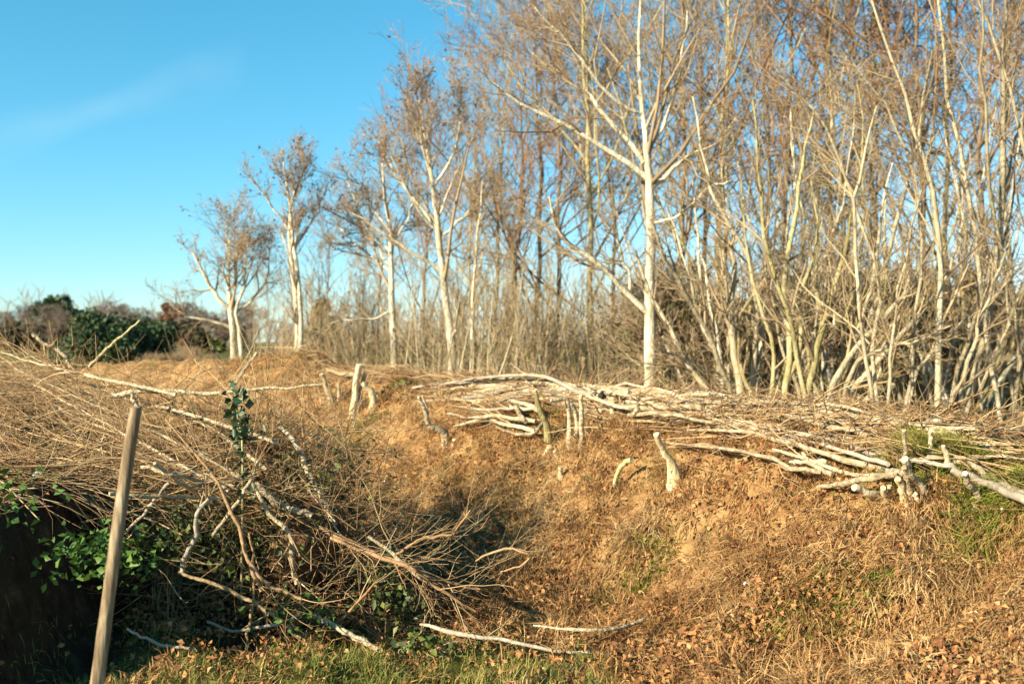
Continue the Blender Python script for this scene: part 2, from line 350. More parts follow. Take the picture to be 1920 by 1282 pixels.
def leaves_at(mb, pts, size, nor=None, flat=.6, rnd=None, curl=.25):
    """folded pointed leaves, two quads each"""
    n = len(pts); pts = np.asarray(pts)
    nn = rng.normal(size=(n, 3)) * (1 - flat) + (np.array([[0, 0, 1.0]]) if nor is None else nor) * flat; nn = nrm(nn)
    u = nrm(np.cross(nn, rng.normal(size=(n, 3)))); v = np.cross(nn, u)
    s = (size * rng.uniform(.45, 1.5, n))[:, None]
    a = pts - u * s * .5; b = pts + u * s * .55; l = pts + v * s * .33 + nn * s * curl; r = pts - v * s * .33 + nn * s * curl * rng.uniform(-.3, 1, (n, 1))
    V = np.stack([a, l, b, r], 1); i = np.arange(n)[:, None] * 4
    rr = np.repeat(rng.random(n) if rnd is None else rnd, 4)
    mb.add(V.reshape(-1, 3), i + np.array([[0, 1, 2]]), rr); mb.f.append(mb.f[-1][:, [0, 1, 2]] * 0 + (i + mb.n - n * 4) + np.array([[0, 2, 3]]))
    return mb

bank_d = lambda x, y, s, li: np.where(li > -.3, .3 * (x > -3.6) * (li > .4), np.where((s > -1.2) & (s < 1.9), 1.0, np.where((y < 5.1) & (x < .4), .06, .3))) * (1 - .9 * np.exp(-((x + 1.45) ** 2 / .35 + (y - 5.35) ** 2 / .35))) * (1 - .75 * np.exp(-((x + .45) ** 2 / .35 + (y - 6.35) ** 2 / .45))) * (.25 + .75 * patchy(x, y))
tc_ = scatter(3200, bank_d); tuft_xy = np.repeat(tc_, 30, 0) + rng.normal(0, 1, (96000, 2)) * np.repeat(rng.uniform(.015, .05, 3200), 30)[:, None]
blades(tuft_xy, .06, .17, .0030, 1.0, .75, 'grass_tussocks', M['grass_dry'], 'pale drooping tussocks of dead grass over the bank', 'grass', .9, 30)
blades(scatter(85000, bank_d), .05, .15, .0026, .95, .55, 'dry_grass', M['grass_dry'], 'matted straw-coloured dead grass covering the bank face and hollow', 'grass')
blades(scatter(34000, lambda x, y, s, li: sstep(1.2, 1.8, s) * sstep(.12, -.2, li) * sstep(5.8, 4.6, y) * sstep(.9, -.2, x) * (1 - .95 * np.exp(-((x + 1.45) ** 2 / .4 + (y - 5.3) ** 2 / .35))) * (.3 + .7 * patchy(x, y, 3, 2)), yr=(2.8, 6.5)), .04, .10, .0024, .6, .25,
       'green_grass', M['grass_green'], 'short green grass on level ground below the brush heap', 'grass', .1)
blades(scatter(16000, lambda x, y, s, li: np.clip(np.exp(-((x - 2.40) ** 2 / .10 + (y - 4.95) ** 2 / .16)) + .7 * np.exp(-((x - 2.3) ** 2 + (y - 4.55) ** 2) / .05), 0, 1) * (patchy(x, y, 6) > .2), xr=(1.2, 3.2), yr=(3.6, 6.5)), .05, .16, .003, .8, .6,
       'mossy_grass', M['moss_grass'], 'yellow-green mossy grass hanging beside the laid stems at the right edge', 'grass')
blades(scatter(22000, lambda x, y, s, li: (patchy(x, y, 2.9, 2.6) > .80) * (s > -.3) * (s < 2.2) * (li < -.2) * (.4 + .6 * (patchy(x, y, 9, .5) > .4))), .025, .075, .0035, .8, .5,
       'moss_patches', M['moss_grass'], 'scattered patches of green moss and weed on the bank face', 'moss')
def litter():
    xy = scatter(60000, lambda x, y, s, li: np.where(li > -.1, .12, np.where(s > 1.1, np.where((y < 5.2) & (x < .5), .22, 1), .55)) * (.15 + .85 * patchy(x, y, 2.6, .8) ** 1.5))
    z = hgt(xy[:, 0], xy[:, 1]) + rng.uniform(.004, .065, len(xy))
    mb = leaves_at(MB(), np.column_stack([xy, z]), .027, flat=.45, curl=.4)
    tag(mb.build('fallen_leaves', M['leaf_litter'], smooth=False), 'orange-brown fallen leaves and litter scattered over the slope and hollow', 'leaf litter', None, 'stuff')
litter()

# ------------------------------------------------------------------ trees
def rad_px(wpx, d): return np.asarray(wpx, float) / 2 / F * d
def trace(pts, d, n=10, dd=0.0, wob=0.0):
    """pixel polyline -> smooth 3D polyline at depth d (number, or one depth per point)"""
    dv = np.broadcast_to(np.asarray(d, float), (len(pts),)).copy()
    if dd: dv = dv + dd * np.linspace(0, 1, len(pts))
    p = sm([P(a, b, q) for (a, b), q in zip(pts, dv)], n)
    if wob: p[1:] += rng.normal(0, wob, p[1:].shape)
    return p
def taper(w, d, n): return np.interp(np.linspace(0, 1, n), np.linspace(0, 1, len(w)), rad_px(w, d))

def part_tubes(name, polys, rads, k, m, parent, org, cap=True, knob=.03):
    mb = MB()
    for p, r in zip(polys, rads): tubes(mb, p, r, k, cap, knob=knob)
    mb.v = [v - org for v in mb.v]
    return mb.build(name, m, parent)
def crown_from(mains, mrads, levels, m, parent, org, leafn=0, leafsize=.05, leafmat=None, topbias=0.0, leafmin=None):
    """twigs grown from the trunk and limbs, joined into the part 'crown'"""
    n = max(len(p) for p in mains)
    PP = np.stack([sm(p, n) for p in mains]); RR = np.stack([np.interp(np.linspace(0, 1, n), np.linspace(0, 1, len(r)), r) for r in mrads])
    mb = MB(); lastP = PP
    for lv in levels:
        lv = dict(lv); k = lv.pop('k', 3); C, CRr = grow(PP, RR, **lv)
        tubes(mb, C - org, CRr, k); PP, RR = C, CRr; lastP = C
    cr = mb.build('crown', m, parent)
    if leafn:
        tips = lastP[:, 1:, :].reshape(-1, 3)
        if leafmin is not None: tips = tips[tips[:, 2] > leafmin]
        w8 = (tips[:, 2] - tips[:, 2].min() + .2) ** topbias
        i = rng.choice(len(tips), leafn, p=w8 / w8.sum())
        pts = tips[i] + rng.normal(0, .03, (leafn, 3)) - np.array([0, 0, .02])
        leaves_at(MB(), pts - org, leafsize, flat=.1).build('dead_leaves', leafmat or M['leaf_dead'], cr, smooth=False)
    return cr

def hero_tree(name, label, d, trunks, limbs, levels, tm, cm, leafn=0, leafsize=.05, base=None, topbias=0.0, randlimbs=None, group=None, leafmat=None, cat='tree'):
    b0 = trace([trunks[0][0][0], trunks[0][0][1]], d, 3)[0]; g = np.array([b0[0], d, zat(b0[0], d)])
    t = empty(name, g, label, cat, group)
    mains, mr = [], []
    for pts, wd in trunks:
        p = trace(pts, d, 14, wob=.008); p[0, 2] = min(p[0, 2], g[2] - .05)
        r = taper(wd, d, 14); part_tubes('trunk', [p], [r], 8, tm, t, g); mains.append(p); mr.append(r)
    for pts, wd, dd in limbs:
        p = trace(pts, d, 9, dd, wob=.012); r = taper(wd, d, 9); part_tubes('limb', [p], [r], 6, tm, t, g); mains.append(p); mr.append(r)
    if randlimbs:
        C, CRr = grow(np.stack([sm(p, 14) for p in mains[:len(trunks)]]), np.stack(mr[:len(trunks)]), **randlimbs)
        for p, r in zip(C, CRr): part_tubes('limb', [p], [r], 5, tm, t, g); mains.append(p); mr.append(r)
    crown_from(mains, mr, levels, cm, t, g, leafn, leafsize, leafmat, topbias, g[2] + 1.0)
    return t

LV = lambda a, b, c, tw=.0042, l=.42, lm=.45: [dict(n=a, t0=.3, t1=1, ang=42, lenf=l, P=5, rf=.6, up=.35, wig=.3, rmin=tw * 1.4, k=4, lmin=lm),
                               dict(n=b, t0=.2, t1=1, ang=42, lenf=.5, P=5, rf=.6, up=.25, wig=.35, rmin=tw, lmin=lm * .6),
                               dict(n=c, t0=.15, t1=1, ang=40, lenf=.5, P=4, rf=.7, up=.2, wig=.35, rmin=tw * .8, lmin=.12)]
LU = lambda a, b, c, tw=.0042, l=.3, lm=.3: [dict(n=a, t0=.3, t1=1, ang=30, lenf=l, P=6, rf=.6, up=.7, wig=.25, rmin=tw * 1.4, k=4, lmin=lm),
    dict(n=b, t0=.2, t1=1, ang=34, lenf=.5, P=5, rf=.6, up=.5, wig=.3, rmin=tw, lmin=lm * .6),
    dict(n=c, t0=.15, t1=1, ang=36, lenf=.5, P=4, rf=.7, up=.35, wig=.35, rmin=tw * .75, lmin=.12)]
hero_tree('ash_tree', 'pale straight-trunked bare tree, the thickest single trunk, standing behind the laid stems', 12.5,
    [([(1221, 740), (1220, 640), (1217, 560), (1222, 480), (1221, 400), (1220, 335), (1213, 290), (1209, 240), (1201, 170), (1196, 90), (1200, 10), (1206, -60)], [25, 22, 20, 18, 17, 16, 12, 10, 8, 6, 4, 3])],
    [([(1218, 590), (1175, 550), (1130, 500), (1080, 465), (1050, 435), (1030, 370)], [13, 11, 10, 8, 6, 3], -.5),
     ([(1178, 552), (1180, 515), (1165, 470), (1150, 430)], [7, 6, 5, 3], -.3),
     ([(1218, 338), (1170, 300), (1110, 265), (1060, 235), (1000, 205), (950, 178), (915, 150)], [12, 11, 9, 8, 7, 5, 3], -.4),
     ([(1208, 305), (1160, 250), (1120, 200), (1090, 165), (1040, 140), (1000, 100)], [10, 9, 8, 6, 4, 3], .4),
     ([(1222, 350), (1260, 318), (1300, 288), (1345, 268), (1380, 220)], [10, 9, 7, 5, 3], .3),
     ([(1205, 215), (1150, 190), (1100, 120), (1050, 60), (1000, 10)], [7, 7, 6, 5, 3], -.6),
     ([(1212, 290), (1250, 220), (1275, 120), (1290, 20)], [8, 7, 5, 3], .8),
     ([(1221, 420), (1280, 400), (1330, 350), (1370, 340)], [6, 5, 4, 3], -.6)],
    LV(9, 6, 5), M['bark_pale'], M['twig_brown'])
hero_tree('ash_tree', 'tall slender bare tree with crooked white trunk and reddish leaf tufts at top', 15,
    [([(848, 715), (846, 640), (838, 580), (830, 520), (825, 460), (817, 400), (810, 340), (801, 290), (793, 235), (786, 190)], [18, 16, 14, 12, 11, 9, 8, 6, 4, 2])],
    [([(831, 512), (800, 490), (765, 470), (735, 450), (690, 420), (660, 400)], [8, 7, 6, 5, 4, 2], -.3),
     ([(832, 440), (865, 410), (890, 385), (915, 350)], [7, 6, 5, 3], .3),
     ([(846, 640), (856, 600), (852, 560)], [7, 5, 3], -.2),
     ([(820, 430), (780, 380), (740, 320), (700, 250)], [7, 6, 4, 2], .4),
     ([(812, 350), (850, 290), (865, 210), (860, 150)], [6, 5, 3, 2], .3)],
    LU(8, 5, 4, .0044, .34, .35), M['bark_pale'], M['twig_brown'], 1200, .040, topbias=.8,
    randlimbs=dict(n=7, t0=.45, t1=.92, ang=45, lenf=.28, P=8, rf=.5, up=.5, wig=.3))
hero_tree('forked_tree', 'thin twin-stemmed pale tree with a dark elbow at its base on the bank', 15.5,
    [([(556, 700), (552, 676), (561, 655), (565, 630), (562, 560), (553, 480), (547, 430), (543, 380), (537, 340), (530, 300)], [13, 13, 11, 9, 9, 8, 7, 6, 4, 2]),
     ([(553, 690), (553, 668), (556, 640), (556, 600), (550, 520), (545, 470), (542, 420), (548, 380), (558, 345), (570, 325)], [9, 9, 9, 8, 8, 7, 6, 5, 3, 2])],
    [([(546, 440), (520, 400), (495, 360), (470, 335)], [5, 4, 3, 2], -.2), ([(548, 470), (575, 430), (600, 390), (612, 350)], [5, 4, 3, 2], .3)],
    LU(7, 4, 3, .0042, .18, .28), M['bark_pale'], M['twig_brown'], 520, .042, topbias=.9,
    randlimbs=dict(n=5, t0=.5, t1=.95, ang=32, lenf=.2, P=7, rf=.5, up=.8, wig=.25))
hero_tree('small_tree', 'small round-crowned bare tree forking low, leftmost of the white-trunked trees', 17.5,
    [([(440, 684), (437, 620), (432, 580), (430, 560), (428, 510), (430, 475), (426, 440)], [14, 12, 11, 9, 6, 4, 2]),
     ([(456, 680), (448, 620), (441, 585), (455, 540), (458, 510), (462, 470)], [9, 8, 6, 6, 4, 2])],
    [([(431, 578), (403, 552), (385, 520), (360, 470)], [8, 7, 5, 3], -.3), ([(431, 614), (395, 602), (345, 592), (310, 560)], [6, 5, 4, 2], -.4),
     ([(436, 590), (475, 560), (500, 520), (505, 470)], [6, 5, 4, 2], .4)],
    LV(7, 5, 5, .0044, .45, .38), M['bark_pale'], M['twig_brown'], 600, .042, topbias=.6,
    randlimbs=dict(n=4, t0=.5, t1=.95, ang=45, lenf=.45, P=7, rf=.6, up=.5, wig=.3))
hero_tree('young_tree', 'short pale trunk rising from the withies between twin-stemmed and crooked trees', 16,
    [([(741, 712), (738, 640), (735, 560), (733, 490), (729, 420), (720, 350), (715, 280)], [15, 13, 11, 9, 7, 5, 2])],
    [([(735, 585), (700, 600), (665, 598), (615, 608)], [6, 5, 4, 2], -.4), ([(733, 500), (700, 450), (670, 420), (645, 380)], [6, 5, 4, 2], .2), ([(732, 460), (760, 420), (775, 370)], [6, 4, 2], .3)],
    LV(8, 6, 5, .0048, .4), M['bark_pale'], M['twig_brown'], 700, .04, topbias=.6,
    randlimbs=dict(n=5, t0=.4, t1=.95, ang=45, lenf=.35, P=7, rf=.6, up=.4, wig=.3))
hero_tree('young_tree', 'thin upright pale sapling just right of the crooked white trunk', 14.5,
    [([(883, 712), (885, 640), (886, 580), (889, 525), (893, 460), (900, 400), (905, 340)], [8, 7, 7, 6, 5, 4, 2])], [], LV(10, 5, 4, .0045, .2), M['bark_pale'], M['twig_tan'])

# multi-stemmed coppice stools on the right, stems traced one by one
def coppice(label, d, stems, tm, cm, levels, leafn=0):
    xs = np.mean([s[0][0][0] for s in stems]); g = np.array([(xs - 960) / F * d, d, 0]); g[2] = zat(g[0], d)
    t = empty('coppice_stool', g, label, 'coppiced tree', 'coppice stools behind the right-hand bank')
    mains, mr = [], []
    for pts, wd in stems:
        dj = d + rng.uniform(-.5, .5); p = trace(pts, dj, 14, rng.uniform(-.8, .8), wob=.012); p[0, 2] = min(p[0, 2], g[2] - .03); r = taper(wd, dj, 14)
        part_tubes('stem', [p], [r], 6, tm, t, g); mains.append(p); mr.append(r)
    crown_from(mains, mr, levels, cm, t, g, leafn)
    return t
LC = lambda a, b, c, tw=.0036, l=.24: [dict(n=a, t0=.15, t1=1, ang=36, lenf=l, P=6, rf=.55, up=.35, wig=.3, rmin=tw * 1.3, k=4),
                               dict(n=b, t0=.15, t1=1, ang=40, lenf=.5, P=5, rf=.6, up=.25, wig=.35, rmin=tw),
                               dict(n=c, t0=.15, t1=1, ang=40, lenf=.5, P=4, rf=.7, up=.15, wig=.35, rmin=tw * .8, lmin=.10)]
coppice('coppice clump of leaning mossy stems just right of the thick straight trunk', 11.5, [
    ([(1345, 760), (1290, 680), (1245, 600), (1215, 540), (1190, 470)], [12, 10, 9, 7, 4]),
    ([(1392, 765), (1375, 640), (1370, 560), (1378, 500), (1360, 400), (1350, 300)], [15, 14, 12, 10, 7, 4]),
    ([(1378, 765), (1335, 640), (1285, 550), (1245, 490), (1225, 420)], [11, 10, 9, 7, 3]),
    ([(1405, 765), (1420, 600), (1400, 480), (1355, 400), (1320, 300), (1300, 180)], [12, 10, 9, 8, 5, 3]),
    ([(1360, 765), (1310, 690), (1270, 668), (1235, 655)], [9, 8, 6, 4])], M['bark_tan'], M['twig_brown'], LC(10, 5, 5))
coppice('dense coppice clump of pale twisting stems with dark gaps behind long laid stems', 11, [
    ([(1470, 770), (1482, 650), (1470, 540), (1490, 400), (1505, 300), (1530, 200)], [13, 12, 11, 9, 6, 3]),
    ([(1505, 772), (1535, 640), (1560, 560), (1582, 480), (1600, 380)], [14, 12, 11, 8, 4]),
    ([(1520, 772), (1480, 610), (1440, 470), (1425, 330), (1410, 180)], [10, 9, 8, 6, 3]),
    ([(1440, 768), (1450, 660), (1415, 540), (1400, 450), (1390, 340)], [9, 8, 7, 5, 3]),
    ([(1455, 768), (1500, 660), (1500, 560), (1530, 460), (1520, 340)], [10, 9, 8, 6, 3]),
    ([(1550, 775), (1520, 700), (1510, 620), (1480, 520)], [9, 8, 7, 4]),
    ([(1425, 768), (1390, 690), (1385, 600), (1430, 520), (1440, 420)], [9, 8, 7, 5, 3])], M['bark_moss'], M['twig_brown'], LC(9, 5, 5))
coppice('coppice clump with stems slanting low to the right above the hedge', 10, [
    ([(1535, 775), (1590, 670), (1650, 605), (1700, 545), (1730, 480)], [13, 12, 11, 8, 4]),
    ([(1560, 778), (1625, 700), (1705, 610), (1765, 540), (1800, 450)], [12, 11, 9, 7, 4]),
    ([(1575, 778), (1600, 690), (1660, 650), (1720, 640), (1780, 610)], [9, 8, 7, 6, 3]),
    ([(1610, 782), (1640, 720), (1655, 650), (1690, 590)], [8, 7, 6, 4]),
    ([(1690, 788), (1725, 690), (1790, 620), (1840, 560)], [8, 7, 6, 4])], M['bark_tan'], M['twig_tan'], LC(8, 5, 5))
coppice('pair of thin whippy stems arching to the left, beside the low slanting stems', 9.5, [
    ([(1645, 785), (1620, 640), (1610, 520), (1603, 380), (1618, 300), (1640, 200)], [8, 7, 7, 6, 5, 3]),
    ([(1655, 785), (1632, 650), (1655, 540), (1600, 380), (1560, 250), (1500, 180), (1450, 140)], [8, 8, 7, 6, 5, 4, 2]),
    ([(1670, 785), (1668, 660), (1690, 520), (1720, 400), (1740, 280)], [7, 6, 5, 4, 2])], M['bark_tan'], M['twig_tan'], LC(11, 5, 5, .003))
coppice('tall coppice clump of long grey-green poles at the right edge of the picture', 9.5, [
    ([(1755, 800), (1762, 620), (1766, 480), (1742, 330), (1700, 200), (1650, 60), (1620, -60)], [13, 12, 11, 9, 7, 5, 3]),
    ([(1800, 800), (1848, 600), (1876, 430), (1880, 200), (1888, 0), (1890, -120)], [15, 14, 12, 10, 7, 4]),
    ([(1770, 800), (1815, 670), (1850, 570), (1900, 440)], [9, 8, 7, 4]),
    ([(1690, 795), (1715, 640), (1725, 420), (1690, 250), (1600, 120)], [8, 7, 6, 5, 3]),
    ([(1880, 805), (1850, 640), (1830, 420), (1780, 200), (1760, 0), (1740, -100)], [10, 9, 8, 7, 5, 3]),
    ([(1900, 808), (1905, 600), (1860, 380), (1840, 150), (1850, -60)], [9, 8, 7, 5, 3]),
    ([(1915, 808), (1960, 560), (1930, 330), (1880, 120), (1800, -80)], [10, 9, 8, 6, 3])], M['bark_tan'], M['twig_brown'], LC(10, 5, 5, .0032))

# background wood: a few kinds of bare tree, copied one by one
def bare_tree(label, H, tm, cm, nlimb, levels, leafn=0, leafmat=None, group=None, name='bare_tree', r0=.07, leafsize=.06, sp=45):
    t = empty(name, (0, 0, 0), label, 'tree', group)
    zs = np.linspace(-.1, H, 14); p = np.stack([np.cumsum(rng.normal(0, .05 * H / 7, 14)), np.cumsum(rng.normal(0, .05 * H / 7, 14)), zs], 1); p[:2, :2] *= .2
    r = np.linspace(r0, .008, 14); part_tubes('trunk', [p], [r], 7, tm, t, np.zeros(3))
    C, CRr = grow(p[None], r[None], nlimb, .15, .92, sp, .42, 9, .55, up=.55, wig=.35)
    mb = MB(); tubes(mb, C, CRr, 5); mb.build('limbs', tm, t)
    crown_from(list(C) + [p], list(CRr) + [r], levels, cm, t, np.zeros(3), leafn, leafsize, leafmat, 0.6)
    return t
GB = 'bare trees crowding behind the laid hedge'
LBg = 'bare twiggy tree in the wood behind the laid hedge'
protos = [bare_tree(LBg, 6.2, M['bark_dark'], M['twig_brown'], 11, LV(7, 5, 4, .0056), 120, group=GB, r0=.05),
          bare_tree(LBg, 7.0, M['bark_moss'], M['twig_brown'], 12, LV(7, 5, 4, .0056), 0, group=GB, sp=38, r0=.05),
          bare_tree(LBg, 5.4, M['bark_tan'], M['twig_tan'], 12, LV(7, 5, 4, .0056), 80, group=GB, r0=.045),
          bare_tree(LBg, 6.6, M['bark_dark'], M['twig_red'], 12, LV(7, 5, 4, .0056), 150, group=GB, r0=.05)]
spots = [(700, 21, .75, 2), (800, 20, .85, 3), (890, 19, .95, 2), (965, 18, 1.0, 3), (930, 21, 1.1, 1), (1000, 20, 1.25, 0), (1040, 19, 1.2, 0), (1095, 17, 1.25, 1), (1150, 20, 1.25, 2), (1260, 17, 1.3, 0), (1310, 20, 1.35, 3), (1360, 16, 1.25, 1),
         (1420, 19, 1.35, 0), (1480, 16, 1.3, 3), (1540, 18, 1.35, 1), (1600, 15.5, 1.25, 2), (1660, 18, 1.35, 0), (1720, 15, 1.25, 3), (1790, 17, 1.3, 1), (1850, 15, 1.25, 0), (1910, 16, 1.3, 2), (1980, 17, 1.3, 3), (620, 23, .6, 0), (500, 26, .5, 2)]
used = set()
for px, d, s, k in spots:
    o = protos[k] if k not in used else copy_tree(protos[k]); used.add(k)
    x = (px - 960) / F * d; o.location = (x, d, zat(x, d)); o.rotation_euler.z = rng.uniform(0, 6.28); o.scale = (s * .95, s * .95, s)

def gen_coppice(n, H):
    t = empty('coppice_stool', (0, 0, 0), 'pale many-stemmed coppice among others behind the right of the hedge', 'coppiced tree', 'plain coppice stools filling the right-hand wood')
    mains, mr = [], []
    for i in range(n):
        a = rng.uniform(0, 6.28); ln = rng.uniform(.15, .75); h = H * rng.uniform(.6, 1.1); u = np.linspace(0, 1, 10)[:, None]
        dv = np.array([[math.cos(a), math.sin(a), 0]]); b0 = dv * rng.uniform(.05, .3)
        p = b0 + dv * ln * h * (u * .9 - .3 * u * u) + np.array([[0, 0, 1.0]]) * (u * h - .1) + np.cumsum(rng.normal(0, .035, (10, 3)), 0) * np.array([1, 1, .2])
        r = rng.uniform(.018, .042) * np.linspace(1, .22, 10); part_tubes('stem', [p], [r], 6, [M['bark_tan'], M['bark_pale'], M['bark_moss']][i % 3], t, np.zeros(3)); mains.append(p); mr.append(r)
    crown_from(mains, mr, LC(6, 4, 4, .004), M['twig_brown'], t, np.zeros(3)); return t
gc = [gen_coppice(12, 2.9), gen_coppice(10, 3.8)]
for i, px in enumerate([1335, 1365, 1410, 1450, 1530, 1590, 1670, 1730, 1800, 1860, 1930]):
    o = gc[i] if i < 2 else copy_tree(gc[i % 2]); d = rng.uniform(11.5, 15); x = (px - 960) / F * d; o.location = (x, d, zat(x, d)); o.rotation_euler.z = i * 1.9; s_ = rng.uniform(.85, 1.1); o.scale = (s_, s_, s_)
und = bare_tree('dark twiggy undergrowth bush between the coppice stems', 1.3, M['bark_moss'], M['twig_brown'], 12, LV(7, 5, 4, .0055, .5), 420, M['leaf_ivy'], group='undergrowth behind the right of the bank', name='undergrowth_bush', r0=.025, leafsize=.05)
for i, px in enumerate(np.linspace(1250, 2010, 19)):
    o = und if i == 0 else copy_tree(und); d = rng.uniform(13, 19); x = (px - 960) / F * d; o.location = (x, d, zat(x, d)); o.rotation_euler.z = i * 2.4; s_ = rng.uniform(.8, 1.15); o.scale = (s_ * 1.35, s_ * 1.35, s_)
# withies: clumps of thin straight golden shoots
def withy(n, H, spread):
    t = empty('withy_clump', (0, 0, 0), 'clump of thin straight golden shoots growing upright behind the bank', 'withy', 'withy clumps behind the middle of the bank')
    b = rng.normal(0, spread, (n, 2)); lean = rng.normal(0, .13, (n, 2)); h = H * rng.uniform(.55, 1.1, n)
    u = np.linspace(0, 1, 8)[None, :]
    PPw = np.stack([b[:, :1] + lean[:, :1] * u * h[:, None] + .05 * np.sin(u * 5 + rng.uniform(0, 6, (n, 1))), b[:, 1:] + lean[:, 1:] * u * h[:, None] + .05 * np.cos(u * 4 + rng.uniform(0, 6, (n, 1))), u * h[:, None] - .08], -1)
    RRw = rng.uniform(.008, .016, (n, 1)) * np.linspace(1, .3, 8)[None]
    for i in range(n): part_tubes('shoot', [PPw[i]], [RRw[i]], 4, M['bark_tan'], t, np.zeros(3), knob=0)
    mb = MB(); C, c = grow(PPw, RRw, 7, .25, 1, 28, .3, 5, .55, up=.4, wig=.25, rmin=.005); tubes(mb, C, c, 3)
    C, c = grow(C, c, 4, .2, 1, 32, .5, 4, .7, up=.3, wig=.3, rmin=.004); tubes(mb, C, c, 3); mb.build('crown', M['twig_tan'], t)
    return t
wp = [withy(16, 1.9, .35), withy(18, 2.3, .4), withy(14, 2.8, .38)]
used = set()
for i, px in enumerate(np.linspace(575, 1270, 26)):
    k = int(rng.integers(0, 3)); d = rng.uniform(13.6, 17.5) if px > 800 else rng.uniform(16, 20); o = wp[k] if k not in used else copy_tree(wp[k]); used.add(k)
    px += rng.uniform(-18, 18); x = (px - 960) / F * d; o.location = (x, d, zat(x, d)); o.rotation_euler.z = rng.uniform(0, 6.28)
    s = rng.uniform(.75, 1.1); o.scale = (s, s, s)
for k in range(3):
    if k not in used: x = (900 + 60 * k - 960) / F * 15; wp[k].location = (x, 15, zat(x, 15))

# ------------------------------------------------------------------ far left: evergreens and far scrub
def evergreen(name, label, px, py, d, wpx, hpx, n, lobes, cat, leafm=None, leafsize=.12):
    x = (px - 960) / F * d; z0 = zat(x, d); g = np.array([x, d, z0]); W = wpx / F * d / 2; ztop = EYE - (py - 641) / F * d; H = ztop - z0
    t = empty(name, g, label, cat)
    p = np.array([[0, 0, -.1], [.05, 0, H * .3], [-.04, .05, H * .6], [0, 0, H * .85]]); part_tubes('trunk', [sm(p, 8)], [np.linspace(.09, .03, 8)], 6, M['bark_dark'], t, np.zeros(3))
    c = np.stack([rng.uniform(-.75, .75, lobes) * W, rng.uniform(-.6, .6, lobes) * W, (.2 + .66 * (np.arange(lobes) + .5) / lobes) * H], 1)
    c[:, :2] *= (1.15 - .75 * (c[:, 2:3] / H) ** 2); i = rng.integers(0, lobes, n)
    rr = rng.uniform(.25, .42, lobes)[i][:, None] * min(W, H) ; v = nrm(rng.normal(size=(n, 3)))
    pts = c[i] + v * rr * rng.uniform(.5, 1.08, (n, 1)); pts = pts[pts[:, 2] > .02]
    leaves_at(MB(), pts, leafsize, flat=.2).build('crown', leafm or M['leaf_ever'], t, smooth=False)
evergreen('evergreen_tree', 'small rounded dark ivy-clad evergreen tree on the far-left skyline', 106, 548, 58, 84, 100, 9000, 34, 'tree', leafsize=.17)
evergreen('holly_bush', 'broad dark green bush beyond the brush at left, with a thin stick before it', 190, 590, 30, 165, 90, 10000, 20, 'bush')
evergreen('holly_bush', 'dark green bush adjoining the broad one, nearer the white-trunked small tree', 282, 604, 32, 150, 70, 9000, 18, 'bush')
evergreen('evergreen_tree', 'narrow dark ivy-covered trunk right of the dark green bushes', 312, 600, 36, 34, 90, 1800, 6, 'tree', leafsize=.14)
evergreen('ivy_bush', 'olive green bush glimpsed behind the golden withies near twin-stemmed tree', 612, 548, 24, 80, 120, 3600, 10, 'bush', M['leaf_ivy'], .09)
evergreen('russet_tree', 'small tree still holding russet leaves beside the narrow dark trunk', 322, 556, 44, 60, 90, 1500, 8, 'tree', M['leaf_dead'], .15)
evergreen('ivy_bush', 'small olive bush behind the foot of the small round-crowned tree', 402, 628, 26, 50, 40, 1500, 6, 'bush', M['leaf_ivy'], .09)
for i, px in enumerate(np.linspace(-40, 420, 8)):
    evergreen('hedge_bush', 'low dark brown-green bush in the far hedge, %s' % ['at the left edge', 'left of the rounded evergreen', 'under the rounded evergreen', 'right of the rounded evergreen', 'above the broad bush', 'behind the two bushes', 'beside the russet tree', 'nearest the small tree'][i], px, 600 + rng.uniform(-8, 8), 52, 90, 60, 3000, 10, 'bush', M['leaf_hedge'], .16)
GS = 'far scrub along the left skyline'
scr = bare_tree('grey-brown bare scrub tree on the far-left skyline', 3.4, M['bark_dark'], M['twig_far'], 9, LV(7, 5, 4, .010), 0, group=GS, name='scrub_tree', r0=.06)
for i, px in enumerate(np.linspace(-60, 470, 22)):
    o = scr if i == 0 else copy_tree(scr); d = rng.uniform(48, 66); x = (px - 960) / F * d; o.location = (x, d, zat(x, d)); o.rotation_euler.z = i * 1.3
    s = rng.uniform(.75, 1.05); o.scale = (s * 1.3, s * 1.3, s * .72)
thk = bare_tree('brown leafless thicket bush in the dip left of the bank end', 1.1, M['bark_dark'], M['twig_brown'], 10, LV(6, 4, 4, .006, .5), 60, group='low brown thicket left of the bank end', name='thicket_bush', r0=.025)
for i, (px, d) in enumerate([(300, 22), (335, 20), (365, 23), (395, 21), (415, 25), (350, 27), (280, 25)]):
    o = thk if i == 0 else copy_tree(thk); x = (px - 960) / F * d; o.location = (x, d, zat(x, d)); o.rotation_euler.z = i * 2.1; s = rng.uniform(.36, .5); o.scale = (s * 1.5, s * 1.5, s)
def far_wood():
    mb = MB()
    for ring, (d, n) in enumerate(((150, 700), (240, 900))):
        x = rng.uniform(-d * 1.1, d * 1.1, n); y = d + rng.uniform(-14, 14, n); z = hgt(x, y); h = rng.uniform(3, 6.5, n) * (1 + .35 * np.sin(x * .06))
        u = np.linspace(0, 1, 4)[None]; PPf = np.stack([x[:, None] + rng.normal(0, .4, (n, 4)) * u, y[:, None] + 0 * u, z[:, None] + u * h[:, None]], -1)
        tubes(mb, PPf, np.full((n, 4), .1) * (1 - .7 * u), 3)
        C, c = grow(PPf, np.full((n, 4), .08), 12, .1, 1, 40, .4, 4, .8, up=.3, rmin=.05); tubes(mb, C, c, 3)
    tag(mb.build('far_wood', M['twig_far']), 'distant belt of leafless woodland along the horizon', 'woodland', None, 'stuff')
far_wood()

